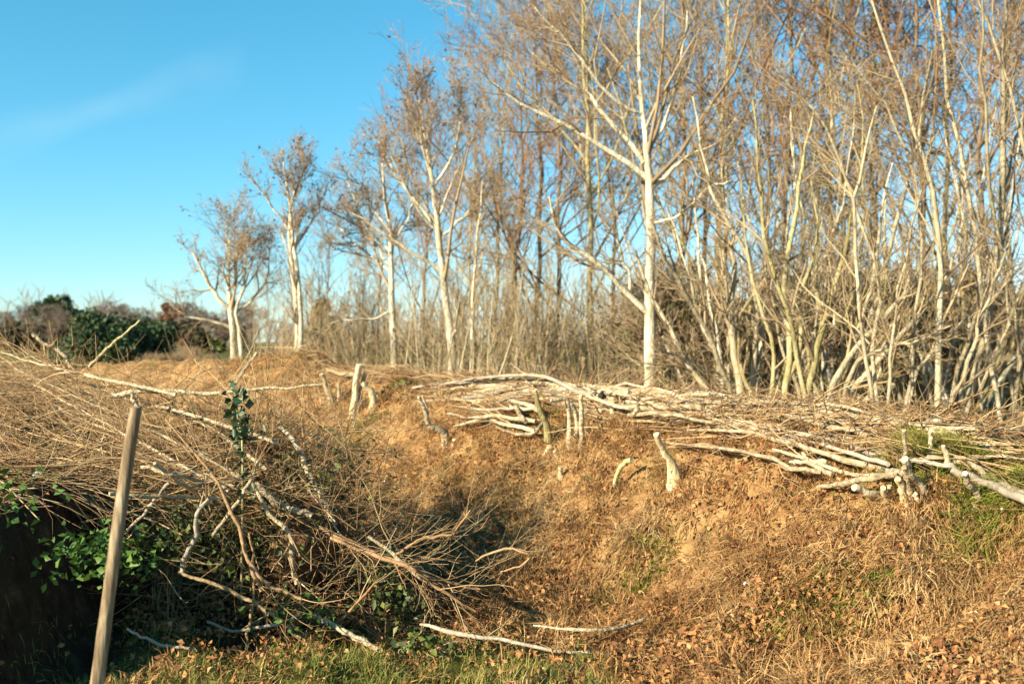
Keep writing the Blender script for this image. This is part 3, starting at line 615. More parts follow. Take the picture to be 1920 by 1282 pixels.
# ------------------------------------------------------------------ laid hedge on the right-hand bank
def stick(parent, name, pts, wd, m, org, k=7, n=12, wob=.004, cut=False, twigs=0, twm=None, tl=.35, tang=35, tt0=.35, sub=3, flare=False):
    """pts: list of (x,y,z) world points"""
    p = sm(pts, n); p[1:-1] += rng.normal(0, wob, p[1:-1].shape)
    r = np.interp(np.linspace(0, 1, n), np.linspace(0, 1, len(wd)), wd)
    r = r * (1 + rng.normal(0, .06, n))
    if flare: r[0] *= 1.8; r[1] *= 1.35; r[2] *= 1.1
    mb = MB(); tubes(mb, p - org, r, k, True, knob=.05); o = mb.build(name, m, parent)
    if cut:
        e = p[-1] if cut == 'end' else p[0]; q = nrm(e - (p[-2] if cut == 'end' else p[1]))
        c = MB(); tubes(c, np.stack([e - q * .004 - org, e + q * .006 - org]), np.array([r[-1 if cut == 'end' else 0]] * 2) * .97, k, True); c.build('cut_face', M['wood_fresh'], o)
    if twigs:
        mbt = MB(); C, c = grow(p[None], r[None], twigs, tt0, 1, tang, 0, 6, .45, up=.12, wig=.4, rmin=.0022, absl=tl); tubes(mbt, C - org, c, 3)
        if sub:
            C2, c2 = grow(C, c, sub, .25, 1, 38, .5, 4, .65, up=.05, wig=.4, rmin=.0016); tubes(mbt, C2 - org, c2, 3)
        mbt.build('twigs', twm or M['brush'], o)['kind'] = 'stuff'
    return o
def hp(px, py, off=0.0, lift=.11):
    """a point of a stem lying on the bank: on the crest, or just proud of the bank face where the ray meets that first"""
    d0 = dcrest(px) - off; g = G(px, py)
    return P(px, py, min(d0 - (lift - .11), g[1] - lift - .12 * off))
def hw(px, *w): return [v / 2 / F * dcrest(px) for v in w]
GH = 'laid stems along the bank crest'

def stool(name, label, basepx, stubs, laid):
    g = G(*basepx); t = empty(name, g, label, 'hedge stool', 'cut hedge stools on the bank')
    for pts, wd, m, cut in stubs:
        b = G(*pts[0]); P3 = [b] + [P(a, c, b[1] - .04 * i - max(0, 0)) for i, (a, c) in enumerate(pts[1:], 1)]
        P3[0] = b - np.array([0, 0, .04]); d = b[1]
        stick(t, 'cut_stub', P3, [v / 2 / F * d for v in wd], m, g, cut=cut, n=10, flare=True)
    for pts, wd, off, m, tw in laid:
        P3 = [hp(a, c, off + .03 * math.sin(i * 2), .19) for i, (a, c) in enumerate(pts)]
        stick(t, 'laid_stem', P3, hw(pts[0][0], *wd), m, g, twigs=tw, tl=.3, tang=22)
    return t
PA, GR, MO, FR = M['stem_pale'], M['stem_grey'], M['bark_moss'], M['wood_fresh']
stool('forked_stump', 'tall forked pale stump with an arm pointing left, tallest at bank crest', (664, 770),
      [([(664, 775), (666, 730), (672, 700), (674, 684)], [12, 12, 12, 10], FR, 'end'), ([(668, 765), (681, 715), (684, 700)], [9, 8, 7], PA, 'end'), ([(664, 798), (664, 770), (665, 752)], [6, 6, 5], GR, 'end')],
      [([(670, 704), (640, 701), (625, 696), (608, 691)], [9, 8, 7, 4], .35, PA, 0)])
stool('cut_stump', 'pale leaning stump with small shoot, leftmost stump of the bank', (623, 752), [([(624, 754), (612, 724), (603, 702)], [12, 11, 8], PA, 'end'), ([(635, 748), (635, 722)], [6, 5], PA, 'end')], [])
stool('cut_stump', 'curved pale stump just right of the tall forked stump', (700, 762), [([(701, 765), (696, 735), (680, 718)], [13, 12, 9], FR, 'end'), ([(712, 752), (706, 735)], [8, 6], FR, 'end')], [])
stool('bent_stump', 'crooked stem bent like an elbow with a dark hollow beside it', (836, 832),
      [([(836, 834), (834, 812), (818, 802), (802, 796), (798, 770), (785, 745)], [13, 13, 13, 10, 8, 6], PA, 'end'), ([(802, 797), (801, 770), (793, 742)], [6, 5, 4], PA, 'end'), ([(849, 835), (851, 825)], [8, 7], FR, 'end')], [])
stool('laid_stool', 'stool with three upright sawn poles and looping laid stems, middle of the bank', (1085, 838),
      [([(1091, 838), (1090, 790), (1089, 742)], [9, 9, 8], PA, 'end'), ([(1070, 838), (1068, 800), (1066, 755), (1052, 748), (1034, 750)], [9, 9, 9, 8, 7], PA, 'end'),
       ([(1084, 822), (1080, 785), (1072, 760), (1060, 750)], [8, 8, 8, 7], PA, False), ([(1030, 832), (1024, 795), (1012, 768), (1004, 732)], [15, 13, 11, 7], MO, 'end'),
       ([(1096, 802), (1128, 792), (1145, 783), (1147, 762)], [11, 11, 10, 8], FR, 'end'), ([(1138, 785), (1138, 755)], [7, 6], PA, 'end'), ([(1020, 850), (1030, 838)], [12, 10], FR, 'end'), ([(1048, 858), (1040, 846)], [9, 8], FR, 'end'), ([(1052, 900), (1051, 876)], [10, 9], FR, 'end')],
      [([(1012, 770), (985, 757), (940, 748), (890, 752), (840, 748), (780, 752)], [10, 9, 8, 7, 6, 4], .30, PA, 10), ([(1020, 790), (1000, 812), (960, 812), (930, 800)], [7, 7, 6, 4], .40, PA, 3),
       ([(1000, 812), (995, 805), (950, 795), (900, 786), (850, 800)], [8, 8, 7, 6, 4], .42, PA, 4), ([(1005, 790), (965, 785), (930, 778), (885, 784), (840, 775)], [8, 8, 7, 6, 4], .36, PA, 6),
       ([(985, 790), (965, 765), (945, 758)], [9, 8, 5], .38, PA, 2), ([(1010, 765), (960, 765), (905, 768), (860, 762)], [7, 6, 5, 3], .34, GR, 8),
       ([(1190, 775), (1195, 763), (1160, 762), (1125, 750), (1100, 742)], [9, 9, 8, 7, 5], .30, PA, 2), ([(1178, 778), (1230, 776), (1280, 782), (1335, 792)], [9, 8, 7, 5], .28, PA, 6),
       ([(1125, 742), (1085, 735), (1045, 716), (1010, 703), (930, 705), (870, 713), (810, 728)], [11, 11, 9, 8, 7, 6, 4], .15, GR, 10), ([(1112, 738), (1113, 728)], [12, 11], .2, FR, 0), ([(1142, 740), (1143, 734)], [11, 10], .2, FR, 0)])
stool('cut_stump', 'lone white stump leaning left with its dark shadow, below the crest', (1266, 898),
      [([(1268, 902), (1258, 870), (1247, 848), (1238, 835), (1231, 815)], [24, 15, 13, 13, 12], FR, 'end'), ([(1210, 905), (1216, 880)], [4, 3], PA, False)], [])
stool('cut_stump', 'small mossy arched root stump left of the lone white stump', (1150, 905), [([(1152, 912), (1158, 890), (1170, 868), (1185, 862)], [9, 9, 10, 12], MO, False)], [])
stool('laid_stool', 'big stool with splayed white cut stubs and many thick stems laid leftward', (1690, 945),
      [([(1655, 948), (1645, 932), (1622, 922), (1603, 914)], [13, 14, 14, 13], FR, 'end'), ([(1664, 952), (1660, 930), (1657, 915)], [13, 13, 11], FR, 'end'), ([(1676, 935), (1668, 912)], [10, 9], FR, 'end'),
       ([(1700, 945), (1692, 922), (1684, 898)], [14, 14, 12], FR, 'end'), ([(1708, 950), (1702, 915), (1700, 880), (1697, 862)], [16, 15, 16, 15], PA, 'end'), ([(1742, 938), (1728, 912), (1712, 892), (1695, 876)], [13, 12, 12, 10], PA, False),
       ([(1706, 905), (1702, 862), (1695, 808)], [9, 9, 8], PA, 'end'), ([(1720, 945), (1718, 925)], [9, 8], PA, 'end')],
      [([(1690, 886), (1640, 877), (1580, 860), (1530, 845), (1480, 830), (1430, 817), (1380, 808), (1290, 806)], [14, 13, 12, 11, 11, 10, 8, 5], .22, PA, 12),
       ([(1660, 862), (1645, 838), (1622, 815), (1592, 804), (1560, 806), (1500, 782), (1440, 770)], [13, 13, 14, 13, 11, 9, 6], .14, PA, 8),
       ([(1655, 852), (1620, 845), (1590, 844), (1570, 825), (1556, 812)], [11, 12, 11, 9, 7], .2, PA, 0),
       ([(1680, 888), (1640, 896), (1580, 906), (1534, 913)], [12, 12, 10, 8], .34, PA, 0), ([(1670, 890), (1620, 893), (1560, 878), (1505, 858), (1450, 842)], [10, 9, 8, 7, 5], .28, PA, 6),
       ([(1560, 890), (1520, 868), (1505, 848)], [10, 9, 6], .3, PA, 0), ([(1550, 866), (1500, 866), (1482, 866)], [8, 8, 6], .3, PA, 0), ([(1640, 855), (1570, 826), (1500, 812), (1440, 803), (1408, 792)], [10, 9, 9, 8, 6], .16, GR, 8),
       ([(1540, 886), (1480, 874), (1440, 860), (1400, 848), (1340, 840), (1250, 830)], [8, 8, 7, 7, 6, 4], .32, PA, 6), ([(1665, 870), (1600, 852), (1540, 832), (1470, 815)], [9, 9, 8, 6], .2, GR, 6)])
stool('laid_stool', 'stool at the right edge with a thick grey stem laid across green moss', (1830, 960),
      [([(1836, 962), (1832, 925), (1815, 908), (1810, 888)], [12, 13, 13, 10], PA, 'end'), ([(1816, 975), (1828, 950)], [10, 8], PA, 'end'), ([(1786, 895), (1778, 865), (1769, 838)], [12, 12, 9], FR, 'end'), ([(1748, 872), (1745, 840), (1746, 808)], [9, 9, 8], PA, 'end'), ([(1800, 890), (1790, 878)], [14, 12], PA, 'end'), ([(1878, 985), (1879, 955)], [6, 5], GR, 'end')],
      [([(1785, 880), (1850, 906), (1920, 936), (2000, 975)], [13, 15, 15, 14], .12, GR, 0), ([(1815, 862), (1860, 896), (1920, 924), (2010, 960)], [10, 13, 13, 11], .05, PA, 0), ([(1785, 872), (1740, 868), (1690, 862)], [10, 9, 6], .1, GR, 4)])
lone = [('long dark grey stem curving over the crest right of the sawn poles', [(1100, 736), (1140, 726), (1210, 737), (1260, 752), (1310, 772), (1370, 790), (1440, 812)], [7, 8, 9, 9, 9, 8, 6], .05, GR, 10),
        ('grey stem along the crest skyline below the thick straight trunk', [(1200, 735), (1300, 733), (1400, 750), (1500, 757), (1600, 776), (1720, 791)], [5, 7, 8, 9, 9, 8], -.05, GR, 14),
        ('pale-ended grey stem on the crest skyline at the right', [(1560, 775), (1640, 778), (1728, 790), (1800, 796), (1920, 812), (2000, 830)], [5, 7, 9, 9, 9, 8], -.05, GR, 14),
        ('thin grey stem on the crest left of the sawn poles', [(760, 730), (830, 718), (900, 722), (980, 728), (1060, 742)], [4, 5, 7, 7, 8], .05, GR, 10),
        ('sagging brown stem between looping stems and the big splayed stool', [(1240, 770), (1320, 778), (1400, 790), (1470, 800), (1540, 822)], [5, 6, 8, 8, 8], .1, M['stem_red'], 12),
        ('brown stem lowest of those lying right of the lone white stump', [(1255, 838), (1310, 832), (1340, 838), (1420, 856), (1475, 878)], [4, 5, 6, 6, 6], .34, M['stem_red'], 5),
        ('short white-ended stem poking from the crest brush above the long stems', [(1430, 752), (1470, 760), (1508, 766)], [7, 8, 9], .0, PA, 3),
        ('grey stem at the right edge lying highest above the moss', [(1690, 800), (1760, 806), (1850, 818), (1960, 842)], [6, 8, 10, 10], .02, GR, 10)]
for lb, pts, wd, off, m, tw in lone:
    P3 = [hp(a, c, off) for a, c in pts]; g = P3[len(P3) // 2].copy(); g[2] = zat(g[0], g[1])
    t = empty('pleached_branch', g, lb, 'laid stem', GH); stick(t, 'stem', P3, hw(pts[0][0], *wd), m, g, twigs=tw, tl=.4, tang=20, cut='end')

def woven(n, p0, p1, seed_y):
    for i in range(n):
        a = rng.uniform(p0, p1); L = rng.uniform(120, 330); f = rng.random(); yc = lambda q: float(np.interp(q, [760, 900, 1010, 1220, 1500, 1720, 1920], [735, 716, 708, 735, 760, 790, 806]))
        th = float(np.interp(a, [760, 900, 1010, 1220, 1450, 1620, 1920], [12, 45, 62, 45, 75, 90, 30])); o1, o2 = f * th, np.clip(f + rng.normal(0, .25), 0, 1) * th
        pts = [(a + L * u, yc(a + L * u) + o1 + (o2 - o1) * u + rng.normal(0, 5)) for u in (0, .3, .65, 1)]
        P3 = [hp(q[0], q[1], .04 + .12 * f) for q in pts]; g = P3[2].copy(); g[2] = zat(g[0], g[1]); wv = rng.uniform(4.5, 9.5)
        t = empty('pleached_branch', g, 'slim pleached stem woven among others into the crest bundle', 'laid stem', 'slim stems woven along the crest')
        stick(t, 'stem', P3, hw(a, wv * .4, wv * .8, wv, wv), [M['stem_grey'], M['stem_tan'], PA, PA][i % 4], g, twigs=5, tl=.3, tang=20, k=6, n=10, wob=.008)
woven(50, 1210, 1520, 0); woven(36, 800, 1020, 0); woven(10, 1040, 1200, 0); woven(9, 1560, 1760, 0)
def crest_brush(n, t0, t1, name, label, m):
    i = rng.uniform(t0, t1, n) * (len(CR) - 2); k = i.astype(int); u = (i - k)[:, None]
    c = CR[k] * (1 - u) + CR[k + 1] * u; tn = nrm(CR[k + 1] - CR[k]); tn[:, 2] = 0; tn = nrm(tn); side = np.stack([tn[:, 1], -tn[:, 0], 0 * tn[:, 0]], 1)
    off = np.where(rng.random(n) < .16, rng.normal(-.05, .15, n), np.abs(rng.normal(.1, .22, n)) + .04); x = c[:, 0] + side[:, 0] * off; y = c[:, 1] + side[:, 1] * off
    z = hgt(x, y) + rng.uniform(.0, .15, n) * np.exp(-(off / .4) ** 2) * np.where(off < 0, .3, 1) + .01
    L = rng.uniform(.35, 1.3, n); d = nrm(tn + rng.normal(0, .16, (n, 3)) * np.array([1, 1, .5])); s = rng.choice([1, 1, 1, -1], n)[:, None]; d = d * s
    pts = [np.stack([x, y, z], 1)]
    for _ in range(5):
        d = nrm(d + rng.normal(0, .11, (n, 3)) * np.array([1, 1, .6])); q = pts[-1] + d * (L / 5)[:, None]
        q[:, 2] = np.maximum(q[:, 2], hgt(q[:, 0], q[:, 1]) + .01); q[:, 2] = np.minimum(q[:, 2], hgt(q[:, 0], q[:, 1]) + .20); pts.append(q)
    PPb = np.stack(pts, 1); r = rng.uniform(.0025, .0075, (n, 1)) ** 1 * np.linspace(1, .4, 6)[None]
    mb = MB(); tubes(mb, PPb, r, 3)
    C, cc = grow(PPb, r, 3, .2, 1, 30, .35, 4, .6, up=.05, wig=.4, rmin=.0018); tubes(mb, C, cc, 3)
    tag(mb.build(name, m), label, 'brushwood', None, 'stuff')
crest_brush(2100, .02, .62, 'brushwood', 'thin brown twigs and rods packed along the crest of the laid hedge', M['brush'])
crest_brush(260, .60, .80, 'brushwood', 'sparse thin twigs lying on the far grassy end of the bank', M['brush'])

# ------------------------------------------------------------------ brush heap and laid hedge on the left bank
def left_brush(n):
    # rods combed from the butts at right-front to tips at left-back
    x = rng.uniform(-4.9, -1.6, n); y = 4.6 + rng.random(n) * 5.2 - .2 * x * 0
    li = inside(x, y); ok = ((li > .14) & ~((y < 5.0) & (li < .55))) | ((li > -.75) & (y > 5.6) & (y < 7.6) & (rng.random(len(x)) < .45)); x, y = x[ok], y[ok]; n = len(x); li = li[ok]
    z = np.maximum(hgt(x, y), np.where(li > .14, 0, .45 + .4 * sstep(-.8, .1, li) + rng.normal(0, .07, n))) + rng.uniform(.0, 1, n) ** 1.4 * (.12 + .36 * sstep(.0, 2.0, li) * sstep(5.6, 7.6, y)) + .01
    d = nrm(np.stack([-1.0 + rng.normal(0, .2, n), .35 + rng.normal(0, .28, n), .10 + rng.normal(0, .16, n)], 1)); d *= rng.choice([1, 1, 1, 1, -1], n)[:, None]
    L = rng.uniform(.5, 1.5, n); pts = [np.stack([x, y, z], 1)]
    for _ in range(5):
        d = nrm(d + rng.normal(0, .10, (n, 3))); q = pts[-1] + d * (L / 5)[:, None]; q[:, 2] = np.maximum(q[:, 2], hgt(q[:, 0], q[:, 1]) + .012); pts.append(q)
    PPb = np.stack(pts, 1); r = (.0022 + .0085 * rng.random((n, 1)) ** 3) * np.linspace(1, .4, 6)[None]
    mb = MB(); tubes(mb, PPb, r, 3)
    C, cc = grow(PPb, r, 4, .2, 1, 30, .4, 4, .6, up=.08, wig=.4, rmin=.0017); tubes(mb, C, cc, 3)
    tag(mb.build('brushwood', M['brush']), 'golden-brown laid twigs heaped over the left bank behind the stake', 'brushwood', None, 'stuff')
left_brush(4600)
def heap_fill(n, c, sg, lab):
    # tangle of thin twigs around the butts
    c = np.array(c); p0 = c + rng.normal(0, 1, (n, 3)) * np.array(sg); p0[:, 2] = np.maximum(p0[:, 2], hgt(p0[:, 0], p0[:, 1]) + .02)
    d = nrm(np.stack([rng.normal(-.25, .8, n), rng.normal(.1, .5, n), rng.normal(.25, .5, n)], 1)); L = rng.uniform(.25, .8, n); pts = [p0]
    for _ in range(5): d = nrm(d + rng.normal(0, .16, (n, 3))); pts.append(pts[-1] + d * (L / 5)[:, None])
    PPb = np.stack(pts, 1); r = rng.uniform(.0016, .0042, (n, 1)) * np.linspace(1, .45, 6)[None]
    mb = MB(); tubes(mb, PPb, r, 3); C, cc = grow(PPb, r, 3, .2, 1, 35, .45, 4, .65, wig=.4, rmin=.0014); tubes(mb, C, cc, 3)
    tag(mb.build('twig_tangle', M['brush']), lab, 'brushwood', None, 'stuff')
heap_fill(480, (-1.45, 6.0, .55), (.40, .35, .24), 'tangle of fine golden-brown twigs through the middle of the brush heap')
heap_fill(560, (-1.68, 6.1, .86), (.38, .30, .15), 'bristling fine shoots along the top of the brush heap')
heap_fill(160, (-.95, 5.75, .38), (.25, .25, .12), 'low mesh of twigs at the right end of the brush heap')

GP = 'cut branches in the brush heap'
def branch(label, pts, d, wd, m, tw=0, tl=.35, cut=None, twm=None, tang=35, name='cut_branch', sub=3, tt0=.35):
    dv = np.broadcast_to(np.asarray(d, float), (len(pts),)); dv = np.where((dv > 5.15) & (dv < 6.35), dv - .32, dv); P3 = [P(a, c, q) for (a, c), q in zip(pts, dv)]
    for q in P3: q[2] = max(q[2], zat(q[0], q[1]) + .012)
    g = min(P3, key=lambda q: q[2]).copy(); dm = float(dv.mean())
    t = empty(name, g, label, 'branch', GP); stick(t, 'stem', P3, [v / 2 / F * dm for v in wd], m, g, n=14, wob=.004, twigs=tw, tl=tl, cut=cut, twm=twm, tang=tang, sub=sub, tt0=tt0)
RD = M['stem_red']
branch('smooth pale stem dropping steeply from the heap top into the shadow', [(523, 796), (552, 828), (575, 880), (600, 930), (628, 985)], [6.3, 6.2, 6.1, 6.0, 5.9], [9, 10, 10, 11, 11], PA, 4)
branch('pale stem slanting down to the right from the top of the heap', [(508, 764), (545, 792), (600, 826), (662, 862)], 6.6, [8, 8, 7, 5], PA, 4)
branch('sharply angled pale stem ending in a cut tip above the brown clod', [(470, 898), (508, 968), (542, 1000), (549, 1058), (556, 1092)], 5.6, [7, 9, 11, 11, 10], PA, 5, cut='end')
branch('pale rod across the dark bank edge just right of the stake', [(264, 876), (330, 891), (412, 912)], [5.0, 5.3, 5.6], [8, 8, 7], PA, 4)
branch('pale rod fanning below the upper rods right of the stake', [(290, 868), (340, 905), (388, 938)], [5.2, 5.4, 5.6], [7, 7, 6], PA, 3)
branch('straight horizontal rod crossing behind the middle of the stake', [(205, 925), (300, 931), (412, 933)], [5.2, 5.4, 5.6], [7, 7, 6], PA, 3)
branch('short thick upright stem with a knee, right of the stake in the heap', [(342, 1072), (345, 1050), (366, 1010), (368, 965), (392, 935)], 5.3, [9, 9, 9, 8, 7], M['stem_grey'], 4)
branch('long straight stem along the bottom front of the heap', [(335, 1072), (440, 1110), (520, 1160), (575, 1208)], [5.0, 5.0, 5.0, 5.0], [7, 8, 8, 6], M['stem_tan'], 7)
branch('long reddish whip running from above the heap down to its foot', [(310, 785), (395, 885), (440, 975), (468, 1055), (490, 1108)], [5.3, 5.3, 5.25, 5.2, 5.2], [4, 6, 7, 8, 8], RD, 3)
branch('reddish whip curving along right of the long whip', [(455, 1020), (475, 1062), (505, 1098), (565, 1122)], 5.2, [5, 7, 7, 6], RD, 3)
branch('forked stick rising from heap middle to the right', [(398, 1005), (440, 950), (470, 898), (484, 860)], 5.5, [7, 7, 7, 5], PA, 4)
branch('thick broken pale limb lying in the heart of the heap', [(480, 905), (510, 938), (535, 952), (582, 966)], 5.7, [12, 13, 13, 12], PA, 2, cut='end')
branch('stick slanting down left behind the stake into dark shade', [(318, 905), (275, 955), (235, 1000)], 5.4, [7, 7, 6], M['stem_grey'], 3)
branch('thin vertical stem with drooping end below the heap', [(467, 1000), (478, 1080), (470, 1160), (462, 1232)], 5.0, [4, 5, 6, 6], RD, 0)
branch('cut pale log end lying on the grass at the heap foot', [(588, 1152), (640, 1180), (712, 1219)], [5.1, 5.0, 4.95], [9, 11, 11], PA, 0, cut='end')
branch('thin stick leaning up right across the heap foot', [(562, 1208), (640, 1158), (690, 1105), (724, 1076)], [5.0, 5.1, 5.2, 5.3], [6, 6, 5, 4], RD, 3)
branch('grey branch half lost in the black shade beside the stake', [(238, 1178), (300, 1208), (372, 1222)], 4.7, [5, 6, 6], GR, 2)
branch('pale branch curving through shade under the heap', [(388, 1165), (440, 1182), (530, 1166), (566, 1148)], 5.0, [5, 6, 7, 6], GR, 3)
branch('long brown twiggy branch reaching right over the dark shadow', [(600, 990), (680, 1028), (760, 1058), (822, 1086), (900, 1104)], [5.7, 5.6, 5.5, 5.5, 5.5], [7, 8, 8, 6, 4], RD, 12, .4, tt0=.1)
branch('brown branch below the twiggy one, sloping to the leaf litter', [(620, 1008), (700, 1042), (770, 1064), (805, 1092), (892, 1146)], [5.6, 5.5, 5.4, 5.4, 5.4], [7, 8, 8, 7, 4], RD, 12, .38, tt0=.1)
branch('fan of brown twigs spreading up over the shadow right of the heap', [(742, 1040), (790, 1012), (846, 1000), (882, 956)], 5.6, [7, 6, 5, 3], RD, 10, .3, tt0=.15)
branch('looped twig hooking back at the far right of the heap', [(892, 1052), (930, 1034), (962, 1029), (1000, 1042), (968, 1062), (938, 1072)], 5.6, [4, 5, 5, 4, 4, 3], RD, 3, .2)
branch('stick bundle crossing the centre of the twiggy branches', [(690, 1005), (740, 1040), (790, 1085), (850, 1115)], 5.45, [7, 8, 7, 4], PA, 6, .3)
branch('grey pole lying on grass below the heap', [(788, 1170), (850, 1186), (950, 1201), (1062, 1222), (1160, 1240)], [5.1, 5.0, 4.95, 4.9, 4.8], [6, 9, 8, 6, 4], GR, 3, .25, name='fallen_pole')
branch('long pale pole on the leaf litter with a sawn right end', [(1000, 1172), (1120, 1182), (1220, 1196), (1316, 1210)], [5.3, 5.2, 5.1, 5.05], [5, 7, 8, 9], PA, 0, cut='end', name='fallen_pole')
branch('pale horizontal branch lying level behind the top of the stake', [(210, 743), (262, 735), (330, 733), (420, 736), (520, 727), (602, 721)], 6.0, [10, 10, 8, 7, 6, 4], PA, 6, .25)
branch('short upright snag between stake top and level branch', [(266, 768), (252, 755), (246, 737)], 5.5, [9, 8, 6], PA, 0)
branch('thin bare stick pointing up right against the dark green bush', [(168, 688), (210, 645), (262, 600)], [6.6, 6.6, 6.6], [7, 6, 4], M['bark_moss'], 0)
branch('dark twig arching over the tan slope right of the stake top', [(338, 738), (368, 704), (398, 689), (420, 694), (428, 712)], 7.5, [4, 4, 3, 3, 2], M['bark_dark'], 3, .2)
branch('pale stick leaning up right on the bank end below the small tree', [(430, 735), (452, 702), (482, 660)], 9.5, [6, 6, 6], PA, 0)
branch('pale broken stem at the top left of the brush', [(62, 626), (82, 644), (108, 656)], 7.0, [7, 8, 7], PA, 3, .3)
branch('grey-white stem in the brush below the broken one', [(108, 655), (125, 672), (132, 690)], 6.8, [8, 7, 5], PA, 2)
for i, (a, b, c, dd, ee, lab) in enumerate([(25, 690, 330, 830, 470, 'upper long rod combed left across the brush'), (60, 720, 300, 850, 430, 'second long rod combed left across the brush'), (120, 705, 390, 800, 500, 'long rod nearest the holly sprig'), (100, 760, 360, 880, 480, 'long rod crossing low behind the stake'),
        (180, 730, 330, 770, 520, 'long rod directly under the level branch'), (0, 660, 150, 700, 330, 'uppermost rod at the left edge of the brush'), (230, 790, 380, 850, 470, 'rod bunched with others right of the stake')]):
    yy = {470: 905, 430: 920, 500: 880, 480: 930, 520: 830, 330: 740}.get(ee, 900)
    branch('pale ' + lab, [(ee, yy), (c, dd), ((a + c) / 2 + 10, (b + dd) / 2 + 4), (a, b)], [5.9, 6.1, 6.4, 6.8], [7, 6, 4.5, 2], PA, 18, .5, tang=18, tt0=.2)

# ------------------------------------------------------------------ stake
def stake():
    d = 3.3; top = P(259, 765, d); bot = P(172, 1330, 3.22); dirv = (bot - top) / (top[2] - bot[2])
    foot = top + dirv * (top[2] - zat(bot[0] - .06, 3.2) + .15)
    foot = foot.copy(); g = np.array([foot[0], foot[1], zat(foot[0], foot[1])])
    t = empty('wooden_stake', g, 'upright round wooden stake leaning slightly right in front of the brush', 'stake')
    n = 40; u = np.linspace(0, 1, n)[:, None]; p = foot + (top - foot) * u; p += .006 * np.stack([np.sin(u[:, 0] * 5), np.cos(u[:, 0] * 4), 0 * u[:, 0]], 1)
    r = np.interp(u[:, 0], [0, 1], [.0235, .0195]) * (1 + rng.normal(0, .012, n)); r[-1] *= .93
    mb = MB(); tubes(mb, p - g, r, 16, True, knob=.012); mb.build('shaft', M['stake'], t)
    e = p[-1]; q = nrm(top - foot); c = MB(); tubes(c, np.stack([e - g, e + q * .004 - g]), np.array([.0185, .0175]), 14, True); c.build('cut_face', M['bark_dark'], t)
stake()

# ------------------------------------------------------------------ plants, leaves, stones
def leafy(name, label, cat, c, sig, n, size, m, stems=6, group=None, flat=.25, sm_=None):
    c = np.asarray(c, float); g = np.array([c[0], c[1], zat(c[0], c[1])]); t = empty(name, g, label, cat, group)
    pts = c + rng.normal(0, 1, (n, 3)) * np.asarray(sig); pts[:, 2] = np.maximum(pts[:, 2], hgt(pts[:, 0], pts[:, 1]) + .01)
    leaves_at(MB(), pts - g, size, flat=flat).build('leaves', m, t, smooth=False)['kind'] = 'stuff'
    if stems:
        mb = MB()
        for _ in range(stems):
            e = pts[rng.integers(n)]; tubes(mb, sm([g + rng.normal(0, .02, 3) - [0, 0, .02], (g + e) / 2 + rng.normal(0, .04, 3), e], 7) - g, np.linspace(.004, .0015, 7), 4)
        mb.build('stems', sm_ or M['twig_brown'], t)
    return t
leafy('bramble_bush', 'leafy green bush half in black shade left of the stake', 'bush', P(185, 1035, 4.45), (.13, .07, .06), 300, .038, M['leaf_bramble'], 0)
leafy('ivy_patch', 'yellow-green ivy in the heap right of the stake', 'ivy', P(320, 1015, 5.35), (.16, .12, .11), 520, .036, M['leaf_ivy'], 6)
leafy('ivy_patch', 'ivy leaves around the broken pale limb at heap centre', 'ivy', P(540, 945, 5.85), (.26, .20, .17), 1300, .036, M['leaf_ivy'], 6)
leafy('ivy_patch', 'ivy leaves low in the heap below the reddish whips', 'ivy', P(440, 1030, 5.5), (.20, .14, .12), 600, .036, M['leaf_ivy'], 6)
leafy('ivy_patch', 'bright ivy tuft right of the brown clod', 'ivy', P(705, 1060, 5.35), (.07, .07, .05), 130, .034, M['leaf_ivy'], 4)
leafy('ivy_patch', 'green ivy under the twiggy branches at the heap foot', 'ivy', P(735, 1125, 5.25), (.12, .08, .045), 150, .034, M['leaf_ivy'], 5)
leafy('ivy_patch', 'yellow-green leafy tuft on grass beside the cut log end', 'ivy', P(790, 1205, 4.9), (.10, .07, .035), 150, .034, M['leaf_ivy'], 4)
leafy('ivy_patch', 'green leaves at the front foot of the heap by the long stem', 'ivy', P(560, 1150, 5.05), (.12, .08, .05), 160, .034, M['leaf_bramble'], 4)
leafy('ivy_patch', 'grassy green leaves at the left edge under the pale stones', 'ivy', P(20, 930, 4.4), (.10, .10, .07), 90, .035, M['leaf_bramble'], 0)
leafy('ivy_patch', 'ivy on the crest left of the looping laid stems', 'ivy', hp(775, 722, .1), (.14, .12, .03), 90, .05, M['leaf_ivy'], 3)
def holly():
    b = P(452, 850, 5.4); g = np.array([b[0], b[1], zat(b[0], b[1])]); t = empty('holly_sprig', g, 'upright holly sprig with glossy dark leaves among pale rods', 'holly')
    st = sm([g - [0, 0, .03], P(455, 850, 5.4), P(447, 790, 5.4), P(440, 735, 5.4)], 10); mb = MB(); tubes(mb, st - g, np.linspace(.009, .003, 10), 5); mb.build('stem', M['bark_moss'], t)
    u = rng.uniform(.25, 1.02, 95); base = np.stack([np.interp(u * 9, range(10), st[:, k]) for k in range(3)], 1); pts = base + rng.normal(0, .034, (95, 3))
    for p in pts:
        mbl = leaves_at(MB(), np.zeros((1, 3)), .05, flat=.1, curl=.3); o = mbl.build('leaf', M['leaf_holly'], t, smooth=False); o.location = tuple(p - g)
holly()
